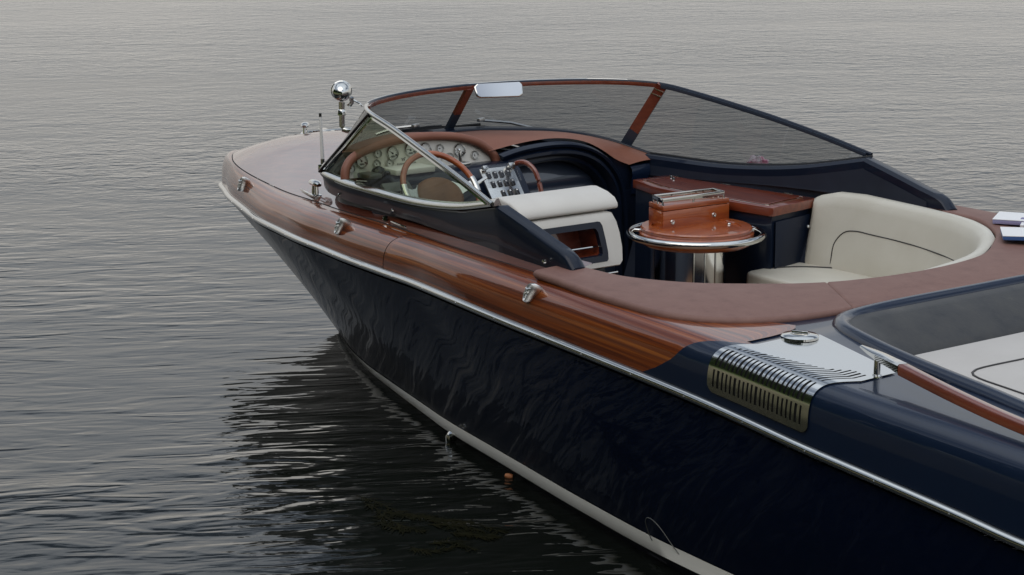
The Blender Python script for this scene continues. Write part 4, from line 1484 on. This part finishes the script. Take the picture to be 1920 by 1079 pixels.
# ------------------------------------------------------------------ companionway: arch, door, tan top
cwy = empty('companionway', (0, 0, 0)); attach(cwy, BOAT); cwy.location = -Vector(BOAT.location)
AR = [(.10, 1.175), (0, 1.195), (-.12, 1.206), (-.25, 1.207), (-.36, 1.195), (-.46, 1.168), (-.55, 1.122), (-.62, 1.060), (-.672, .985), (-.70, .90), (-.715, .75), (-.72, .30)]
arc = spline(AR, 60)
mb = MB(); rows = []
# stepped moulding profile: (inset, x)
for y, z in arc:
    c_ = np.array([-.15, .75]); d_ = np.array([y, z]) - c_; d_ /= np.linalg.norm(d_)
    row = []
    for ins, x in ((-.07 * min(1, max(0, (1.10 - z) / .08)) if y < -.4 else 0.0, 8.235), (-.0, 8.24), (.004, 8.222), (.014, 8.208), (.026, 8.212), (.032, 8.235), (.038, 8.232), (.046, 8.215), (.060, 8.213), (.070, 8.232), (.078, 8.262), (.085, 8.262), (.098, 8.255), (.108, 8.275), (.112, 8.40)):
        row.append((x, y - d_[0] * ins, z - d_[1] * ins))
    rows.append(row)
mb.grid(rows); sub(mb, 'arch_moulding', NAVY, cwy, sharp=40)
mb = MB(); rows = []
for z in np.linspace(.3, 1.15, 40):
    zz = z + .02 * math.cos((y + .12) * 2.2)
    step = .022 * (1 / (1 + math.exp(-(zz - .985) / .004)))
    xb = 8.30 + .50 * max(0, zz - .86) - .05 * max(0, .86 - zz) - step
    rows.append([(xb - .05 * math.cos((y + .2) * 1.9), y, z) for y in np.linspace(-.70, .2, 24)])
mb.grid(rows); sub(mb, 'cabin_door', DOOR_NAVY, cwy, sharp=80)
In = [(8.255, .14, 1.190), (8.255, .0, 1.208), (8.255, -.12, 1.218), (8.255, -.25, 1.219), (8.25, -.36, 1.207), (8.245, -.46, 1.181), (8.235, -.55, 1.136), (8.22, -.63, 1.082), (8.205, -.70, 1.052)]
Ou = [(8.70, .14, 1.222), (8.70, 0, 1.222), (8.69, -.15, 1.219), (8.67, -.32, 1.206), (8.62, -.50, 1.193), (8.54, -.65, 1.172), (8.44, -.765, 1.142), (8.32, -.86, 1.098), (8.20, -.935, 1.055)]
I2, O2 = spline(In, 30), spline(Ou, 30)
mb = MB()
mb.grid([[a * (1 - k / 8) + c * k / 8 + np.array([0, 0, .012 * math.sin(math.pi * k / 8)]) for k in range(9)] for a, c in zip(I2, O2)])
sub(mb, 'dash_top', TAN_DASH, cwy, sharp=80)
mb = MB(); mb.tube([tuple(p + np.array([.004, -.004, .002])) for p in O2], .008, 8)
mb.grid([[p + np.array([0, 0, .0]), p + np.array([.05, -.02, .012]), p + np.array([.14, -.05, .002])] for p in O2])
sub(mb, 'dash_edge', NAVY, cwy)
# navy face below the tan top, beside the arch
mb = MB()
rows = []
for k in range(16):
    u = k / 15
    y = -.715 - .235 * u
    zt = 1.043 + .012 * u - .03 * max(0, u - .85)
    xx = 8.205 + .03 * max(0, u - .8) * 5
    rows.append([(xx + .012, y, zt), (xx - .004, y, zt - .015), (xx - .008, y, zt - .05), (xx, y, zt - .08), (xx + .005, y, .90)])
mb.grid(rows); sub(mb, 'dash_end_face', NAVY_DECK, cwy, sharp=80)
mb = MB(); mb.box((8.27, -.80, .80), (.10, .22, .24)); sub(mb, 'cabin_bulkhead', NAVY, cwy)

# ------------------------------------------------------------------ helm seat
hs = empty('helm_seat', (0, 0, 0)); attach(hs, BOAT); hs.location = -Vector(BOAT.location)
def xz_prism(prof, y0, y1, bev, name, mt, par, seg=3, sharp=50):
    mb = MB(); mb.prism([(x, y0, z) for x, z in prof], (0, y1 - y0, 0), bev=bev, seg=seg)
    return sub(mb, name, mt, par, sharp=sharp)
xz_prism([(7.070, 1.098), (7.072, 1.122), (7.092, 1.146), (7.14, 1.166), (7.215, 1.180), (7.255, 1.176), (7.275, 1.150), (7.275, 1.098)], .335, .875, .022, 'seat_cushion', LEATHER_W, hs)
mb = MB(); mb.box((7.14, .50, 1.097), (.02, .10, .012), None, .002); sub(mb, 'cushion_hinge', STEEL_DULL, hs)
# shell with an opening
def face_pt(y, z, d=0): # aft face plane, leaning
    return (7.022 + (z - .855) * .23 - d, y, z)
mb = MB()
yo0, yo1, zo0, zo1 = .425, .86, .885, 1.055
outer = [(.345, .862), (.335, .90), (.335, .97), (.345, 1.05), (.365, 1.082), (.40, 1.09), (1.0, 1.09), (1.0, .855), (.38, .855), (.355, .857)]
outer = [(.36, .857), (.343, .872), (.335, .93), (.338, .99), (.348, 1.05), (.365, 1.082), (.39, 1.09), (.885, 1.09), (.885, .857), (.6, .857)]
inner = [(yo0 + .012, zo0), (yo0 + .003, zo0 + .008), (yo0, zo0 + .04), (yo0 + .004, zo0 + .09), (yo0 + .012, zo1 - .02), (yo0 + .022, zo1 - .003), (yo0 + .035, zo1), (yo1, zo1), (yo1, zo0), (.6, zo0)]
n_o = len(outer)
rows = [[(7.42, y, z) for y, z in outer], [face_pt(y, z, -.03) for y, z in outer], [face_pt(y, z, -.012) for y, z in outer],
        [face_pt(y + (.006 if y < .6 else 0), z + (-.006 if z > 1 else .006), 0) for y, z in outer],
        [face_pt(y, z, .003) for y, z in inner], [face_pt(y, z, -.012) for y, z in inner]]
mb.grid(rows, close_v=True); sub(mb, 'seat_shell', LEATHER_W, hs, sharp=50)
# dark frame and mahogany locker inside
fi = [(y + (.028 if y < .6 and i_ not in (9,) else (-.0)), z + (.026 if z < .95 else -.026)) for i_, (y, z) in enumerate(inner)]
mb = MB()
mb.grid([[face_pt(y, z, -.006) for y, z in inner], [face_pt(y, z, .004) for y, z in inner], [face_pt(y, z, .004) for y, z in fi], [face_pt(y, z, -.02) for y, z in fi]], close_v=True)
sub(mb, 'locker_frame', NAVY, hs, sharp=40)
mb = MB()
mb.grid([[face_pt(y, z, -.02) for y, z in fi], [face_pt(y, z, -.14) for y, z in fi]], close_v=True)
mb.add([face_pt(y, z, -.14) for y, z in fi], [tuple(range(n_o))])
sub(mb, 'locker', WOOD_RED, hs, sharp=40)
mb = MB()
mb.tube([face_pt(.445, .945, -.03), face_pt(.85, .945, -.03)], .005, 8)
mb.box(face_pt(.70, .914, -.03), (.01, .02, .008))
mb.tube([face_pt(.445, .905, -.008), face_pt(.85, .905, -.008)], .003, 6)
sub(mb, 'locker_rail', CHROME, hs)
mb = MB(); mb.box((7.27, .60, .72), (.38, .42, .26), None, .02); sub(mb, 'seat_pedestal', NAVY, hs)
mb = MB(); mb.box((7.27, .56, .52), (.40, .36, .14), None, .02); sub(mb, 'seat_base', NAVY_VINYL, hs)
mb = MB(); mb.tube([(7.0, .40, .838), (6.995, .55, .838), (7.01, .62, .838)], .004, 8); sub(mb, 'seat_handle', CHROME, hs)

# ------------------------------------------------------------------ starboard cabinet
cab = empty('galley_cabinet', (0, 0, 0)); attach(cab, BOAT); cab.location = -Vector(BOAT.location)
zt = 1.0
to = [(8.20, -.728), (8.12, -.700), (8.02, -.668), (7.92, -.650), (7.80, -.640), (7.5, -.655), (7.115, -.672), (7.095, -.69), (7.315, -1.115), (7.335, -1.13), (8.20, -1.08)]
to = [(8.085, -.62), (8.03, -.612), (7.96, -.588), (7.88, -.562), (7.80, -.55), (7.5, -.55), (7.10, -.585), (7.075, -.60), (7.135, -.93), (7.155, -.95), (7.6, -.895), (8.085, -.845)]
mb = MB(); mb.prism([(x, y, zt - .042) for x, y in to], (0, 0, .042), bev=.004)
sub(mb, 'cabinet_top', WOOD_RED, cab)
mb = MB()
cx_, cy_ = 7.60, -.745
ti = [(cx_ + (x - cx_) * .86, cy_ + (y - cy_) * .78) for x, y in to]
mb.prism([(x, y, zt + .0015) for x, y in ti], (0, 0, .004), bev=.0015, seg=1)
sub(mb, 'lid_panel', WOOD_RED, cab)
mb = MB(); mb.tube([(cx_ + (x - cx_) * .89, cy_ + (y - cy_) * .83, zt + .001) for x, y in to], .0022, 6, closed=True); sub(mb, 'lid_groove', INLAY, cab)
mb = MB()
bo = [(cx_ + (x - cx_) * .965, cy_ + (y - cy_) * .95) for x, y in to]
mb.loft([[(x, max(y, ym), z) for x, y in bo] for z, ym in ((.47, -.70), (.62, -.84), (.78, -.97), (zt - .044, -1.2))])
sub(mb, 'cabinet_body', NAVY, cab)
mb = MB(); mb.prism([(7.095, -.63, .50), (7.145, -.88, .62), (7.15, -.91, .93), (7.095, -.63, .93)], (-.012, .006, 0), bev=.004); sub(mb, 'cabinet_door', NAVY, cab)
for x, y in ((8.02, -.838), (7.68, -.868), (7.30, -.915)):
    mb = MB(); mb.box((x, y, zt + .004), (.06, .014, .008), Matrix.Rotation(.13, 3, 'Z'), .002); sub(mb, 'hinge', CHROME, cab)
for c_, ax_ in (((7.99, -.79, zt + .006), (0, 0, 1)), ((7.94, -.76, zt + .006), (0, 0, 1)), ((7.11, -.86, .88), (-.97, .2, 0))):
    mb = MB(); mb.lathe([(.0005, .010), (.007, .007), (.008, 0)], c_, ax_, 10); sub(mb, 'stud', CHROME, cab)

# ------------------------------------------------------------------ table
tbl = empty('cockpit_table', (0, 0, 0)); attach(tbl, BOAT); tbl.location = -Vector(BOAT.location)
tc_ = Vector((7.235, -.27, .895))
ring = [tc_ + Vector((math.cos(a) * .305, math.sin(a) * .305, 0)) for a in np.linspace(0, 2 * math.pi, 64, endpoint=False)]
mb = MB(); mb.tube(ring, .0155, 12, closed=True)
for a in (.6, 2.4, 4.4, 5.6):
    mb.tube([tc_ + Vector((math.cos(a) * .305, math.sin(a) * .305, 0)), tc_ + Vector((math.cos(a) * .24, math.sin(a) * .24, 0))], .008, 8)
sub(mb, 'table_rail', CHROME, tbl, sharp=80)
mb = MB(); mb.lathe([(.0005, -.045), (.245, -.045), (.258, -.035), (.262, -.012), (.262, .008), (.255, .014), (.255, .030), (.249, .036), (.205, .036), (.202, .028), (.0005, .028)], tc_, (0, 0, 1), 56)
sub(mb, 'tabletop', WOOD_OR, tbl, sharp=35)
mb = MB(); mb.lathe([(.172, -.46), (.172, -.046)], tc_ + Vector((.02, .03, 0)), (0, 0, 1), 40)
pd_ = sub(mb, 'pedestal', PED, tbl)
mb = MB()
for a in (2.55, 2.85, 3.2):
    p = tc_ + Vector((.02 + math.cos(a) * .173, .03 + math.sin(a) * .173, 0))
    mb.box((p.x, p.y, .65), (.006, .006, .39))
sub(mb, 'pedestal_edge', CHROME_SOFT, tbl)
# folded leaf box
bxp = [(7.335, -.15), (7.32, -.545), (7.46, -.575), (7.475, -.175)]
bxp = [(7.300, -.125), (7.290, -.525), (7.42, -.545), (7.44, -.16)]
mb = MB()
mb.prism([(x, y, .915) for x, y in bxp], (0, 0, .085), bev=.003)
sub(mb, 'leaf_box', WOOD_OR, tbl)
mb = MB(); mb.prism([(x, y, 1.002) for x, y in bxp], (0, 0, .023), bev=.003); lid = sub(mb, 'leaf_lid', WOOD_OR, tbl)
mb = MB()
q = [(7.315, -.135), (7.305, -.50), (7.395, -.52), (7.42, -.17)]
qq = [(x, y, 1.048) for x, y in q]
for i in range(4):
    a, c = Vector(qq[i]), Vector(qq[(i + 1) % 4])
    d = (c - a).normalized()
    mb.box((a + c) / 2, ((c - a).length + .008, .008, .022), Matrix.Rotation(math.atan2(d.y, d.x), 3, 'Z'), .002)
    mb.tube([a + Vector((0, 0, -.028)), a + Vector((0, 0, -.005))], .005, 8)
    m_ = (a + c) / 2
    mb.tube([m_ + Vector((0, 0, -.028)), m_ + Vector((0, 0, -.005))], .005, 8)
sub(mb, 'tray_rail', CHROME, tbl)
for y, z in ((-.18, .948), (-.43, .955)):
    mb = MB(); mb.lathe([(.0005, .003), (.006, .006), (.010, .006), (.012, 0)], (7.300 + (y + .125) * .025, y, z), (-1, 0, 0), 12); sub(mb, 'stud', CHROME, tbl)
mb = MB(); mb.lathe([(.0005, .006), (.008, .005), (.010, 0)], (7.20, -.44, .925), (0, 0, 1), 12); sub(mb, 'stud', CHROME, tbl)

# ------------------------------------------------------------------ aft lounge seat
ls = empty('lounge_seat', (0, 0, 0)); attach(ls, BOAT); ls.location = -Vector(BOAT.location)
# backrest sweeping along starboard and round the stern of the cockpit
BK = [(7.10, -.95), (6.95, -.96), (6.7, -.96), (6.45, -.955), (6.25, -.93), (6.06, -.86), (5.92, -.72), (5.82, -.50), (5.80, -.2)]
bk = spline(BK, 60)
mb = MB(); lp = []
for i in range(60):
    a, c = bk[max(i - 1, 0)], bk[min(i + 1, 59)]
    t_ = (c - a) / np.linalg.norm(c - a)
    n_ = np.array([t_[1], -t_[0]])
    if n_[1] < 0 and i < 30: n_ = -n_
    n_ = np.array([-t_[1], t_[0]]) if np.dot(np.array([-t_[1], t_[0]]), np.array([6.6, -.2]) - bk[i]) > 0 else np.array([t_[1], -t_[0]])
    zt_ = np.interp(i, [0, 3, 8, 30, 59], [1.022, 1.045, 1.052, 1.032, .96])
    sec = []
    for d_, z_ in ((.0, .60), (.115, .60), (.12, .72), (.100, .80), (.075, .90), (.055, zt_ - .06), (.040, zt_ - .02), (.015, zt_), (-.02, zt_), (-.04, zt_ - .03), (-.04, .60)):
        sec.append((bk[i][0] + n_[0] * d_, bk[i][1] + n_[1] * d_, z_))
    lp.append(sec)
def endcap(sec, d, k):
    s = np.array(sec); c = s.mean(0); q = c + (s - c) * np.array([1, k, .96 if k < .9 else 1]); q[:, 2] = np.maximum(q[:, 2] , .60); return [tuple(v) for v in q + d]
lp = [endcap(lp[0], np.array([.030, .004, -.012]), .45), endcap(lp[0], np.array([.022, .002, -.004]), .80)] + lp
mb.loft(lp); sub(mb, 'backrest', LEATHER_C, ls, sharp=70)
# dark piping line on the backrest
mb = MB(); pth = []
def bkp(i, d_, z_):
    j = min(max(i, 1), 58)
    t_ = (bk[j + 1] - bk[j - 1]); t_ /= np.linalg.norm(t_)
    n_ = np.array([-t_[1], t_[0]])
    if np.dot(n_, np.array([6.6, -.2]) - bk[j]) < 0: n_ = -n_
    return (bk[j][0] + n_[0] * d_, bk[j][1] + n_[1] * d_, z_)
def dd(z): return float(np.interp(z, [.66, .72, .80, .90, .99], [.115, .12, .10, .075, .055])) + .001
for i, z in ((5, .70), (5, .76), (5, .82), (6, .865), (7, .885), (9, .895), (12, .893), (18, .888), (24, .878), (32, .862), (40, .845), (48, .83)):
    pth.append(bkp(i, dd(z), z))
mb.tube(spline(pth, 70), .0026, 6); sub(mb, 'backrest_piping', PIPING, ls)
mb = MB()
so_ = [(7.135, -.50), (7.11, -.47), (7.0, -.46), (6.6, -.46), (6.3, -.40), (6.15, -.2), (6.15, .3), (5.78, .3), (5.80, -.48), (6.0, -.80), (6.3, -.97), (6.7, -1.0), (7.11, -.98), (7.135, -.94), (7.15, -.75)]
mb.prism([(x, y, .57) for x, y in so_], (0, 0, .14), bev=.03, seg=4); sub(mb, 'seat_cushion', LEATHER_C, ls, sharp=50)
mb = MB(); mb.tube(spline([(7.10, -.62, .712), (7.06, -.72, .712), (6.99, -.80, .712), (6.92, -.85, .712)], 12), .004, 6); sub(mb, 'cushion_piping', PIPING, ls)
mb = MB(); mb.loft([[(6.6 + (x - 6.6) * k, max(y * k2, -.80 if z < .5 else -1), z) for x, y in so_] for z, k, k2 in ((.46, .9, .8), (.548, .95, .95))]); sub(mb, 'seat_base', NAVY, ls)

# small white card, magazines lying at the right
def magazine(name, c, size, ang, tilt, cov, edge, label, extra=None):
    o = empty(name, c)
    tag(o, label, 'magazine')
    R_ = Matrix.Rotation(ang, 3, 'Z') @ Matrix.Rotation(tilt, 3, 'Y')
    mb = MB(); mb.box((0, 0, 0), size, R_, .001); x = mb.build('pages', [edge]); x.parent = o
    mb = MB(); mb.box(R_ @ Vector((0, 0, size[2] / 2 + .0012)), (size[0] * 1.01, size[1] * 1.01, .002), R_); x = mb.build('cover', [cov]); x.parent = o
    if extra:
        mb = MB()
        for (u, v, w, h_) in extra[0]:
            mb.box(R_ @ Vector((u, v, size[2] / 2 + .0032)), (w, h_, .0012), R_)
        x = mb.build('printed_band', extra[1]); x.parent = o
    return o
magazine('magazine', (6.04, -1.12, 1.035), (.27, .20, .018), .55, 0.0, PAPER, PURPLE, 'white magazine with lilac edge lying on the far coaming pad', ([(-.08, .055, .07, .018)] + [(.0, .06 - .012 * q, .045, .003) for q in range(4)] + [(-.08, .02 - .012 * q, .06, .003) for q in range(6)], PURPLE))
magazine('magazine', (5.77, -.86, 1.038), (.30, .21, .016), .75, 0.0, PAPER, BLUEINK, 'white magazine with blue edge near the rear corner of the cream seat', ([(-.145, 0, .012, .2), (-.06, .05, .11, .022)] + [(-.05, .02 - .013 * q, .10, .003) for q in range(7)], BLUEINK))
o = MB(); o.box((5.93, -1.02, 1.036), (.10, .07, .012), Matrix.Rotation(.6, 3, 'Z'), .001, 0); o.box((5.90, -1.0, 1.044), (.09, .02, .003), Matrix.Rotation(.6, 3, 'Z'), 0, 1)
tag(o.build('leaflet', [PAPER, BLACK]), 'small white leaflet with black strip lying between two magazines', 'leaflet')

# pink cloth on the far side deck
mb = MB()
rows = []
for th in np.linspace(0, math.pi, 33):
    row = []
    for a in np.linspace(0, 2 * math.pi, 56, endpoint=False):
        d = np.array([math.sin(th) * math.cos(a), math.sin(th) * math.sin(a), math.cos(th)])
        f = 1 + .10 * math.sin(5 * d[0] * 2 + 3 * d[2] * 3 + 1) + .09 * math.sin(9 * d[0] - 7 * d[1] + 11 * d[2]) + .05 * math.sin(23 * d[0] + 17 * d[2]) + .04 * math.sin(31 * d[1] - 19 * d[2] + 2)
        row.append((7.68 + .07 * f * d[0], -1.085 + .045 * f * d[1], 1.056 + .062 * f * d[2]))
    rows.append(row)
mb.grid(rows, close_v=True)
tag(mb.build('cloth_bundle', PINK, sharp=180), 'crumpled pink and white cloth on the far side deck behind the windscreen', 'cloth')

# ------------------------------------------------------------------ floating bits
mb = MB()
mb.lathe([(.0005, -.018), (.009, -.017), (.0115, -.008), (.012, .0), (.0115, .008), (.009, .017), (.0005, .018)], (7.07, .935, .007), (.75, .55, .1), 14)
tag(mb.build('cork_float', CORK), 'small orange cork floating against the hull below the white stripe', 'float')
mb = MB()
mb.lathe([(.0005, .02), (.018, .014), (.024, 0), (.022, -.02)], (7.66, .805, .030), (0, 1, .35), 14)
mb.box((7.66, .82, .012), (.035, .02, .05), None, .008)
mb.build('skin_fitting', CHROME, BOAT)
mb = MB()
p0 = np.array([5.86, 1.145, .03])
ou_ = [(.06, -.012), (.055, .012), (.035, .03), (.01, .035), (-.03, .02), (-.07, -.012)]
mb.prism([(5.86 + u, 1.158 - u * .18 + v * .12, .03 + v) for u, v in ou_], (0, .012, 0), bev=.003)
mb.build('water_scoop', BLACK, BOAT)
mb = MB()
mb.tube(spline([(5.845, 1.175, .05), (5.86, 1.21, .13), (5.85, 1.235, .185), (5.82, 1.245, .205), (5.77, 1.245, .19), (5.69, 1.225, .11), (5.62, 1.205, .05), (5.58, 1.20, .0)], 40), .0018, 5)
ln_ = mb.build('trailing_line', GREY_PL)
tag(ln_, 'thin loop of line hanging against the hull above the white stripe', 'line')
# water weed just under / on the surface
mb = MB()
def strand(p, q, n_leaf):
    p, q = Vector(p), Vector(q)
    mid = p.lerp(q, .5) + Vector((random.uniform(-.07, .07), random.uniform(-.07, .07), 0))
    pts = spline([p, mid, q], 14)
    mb.tube(pts, .0022, 4)
    for k in range(n_leaf):
        i = random.randint(1, 12)
        c = Vector(pts[i]); t_ = (Vector(pts[i + 1]) - Vector(pts[i - 1])).normalized()
        a = random.choice((-1, 1)) * random.uniform(.35, 1.1)
        d = Vector((t_.x * math.cos(a) - t_.y * math.sin(a), t_.x * math.sin(a) + t_.y * math.cos(a), random.uniform(-.01, .05)))
        l = random.uniform(.025, .075)
        n_ = Vector((-d.y, d.x, 0)); cv = n_ * random.uniform(-.012, .012)
        w = random.uniform(.0016, .0034)
        mb.add([c - n_ * w, c + n_ * w, c + d * l * .55 + cv + n_ * w, c + d * l + cv * 2.5, c + d * l * .55 + cv - n_ * w], [(0, 1, 2, 3, 4)])
base = [((7.20, 1.60, .004), (6.80, 1.55, .004)), ((6.98, 1.62, .004), (6.62, 1.50, .004)), ((6.80, 1.55, .004), (6.52, 1.42, .004)), ((7.02, 1.66, .004), (6.72, 1.66, .004)), ((6.66, 1.55, .004), (6.48, 1.50, .004)), ((6.55, 1.75, .004), (6.42, 1.62, .004))]
for a, c in base:
    for _ in range(2):
        j = lambda: random.uniform(-.05, .05)
        strand((a[0] + j(), a[1] + j(), a[2]), (c[0] + j(), c[1] + j(), c[2]), 55)
tag(mb.build('water_weed', WEED, recalc=False), kind='stuff')
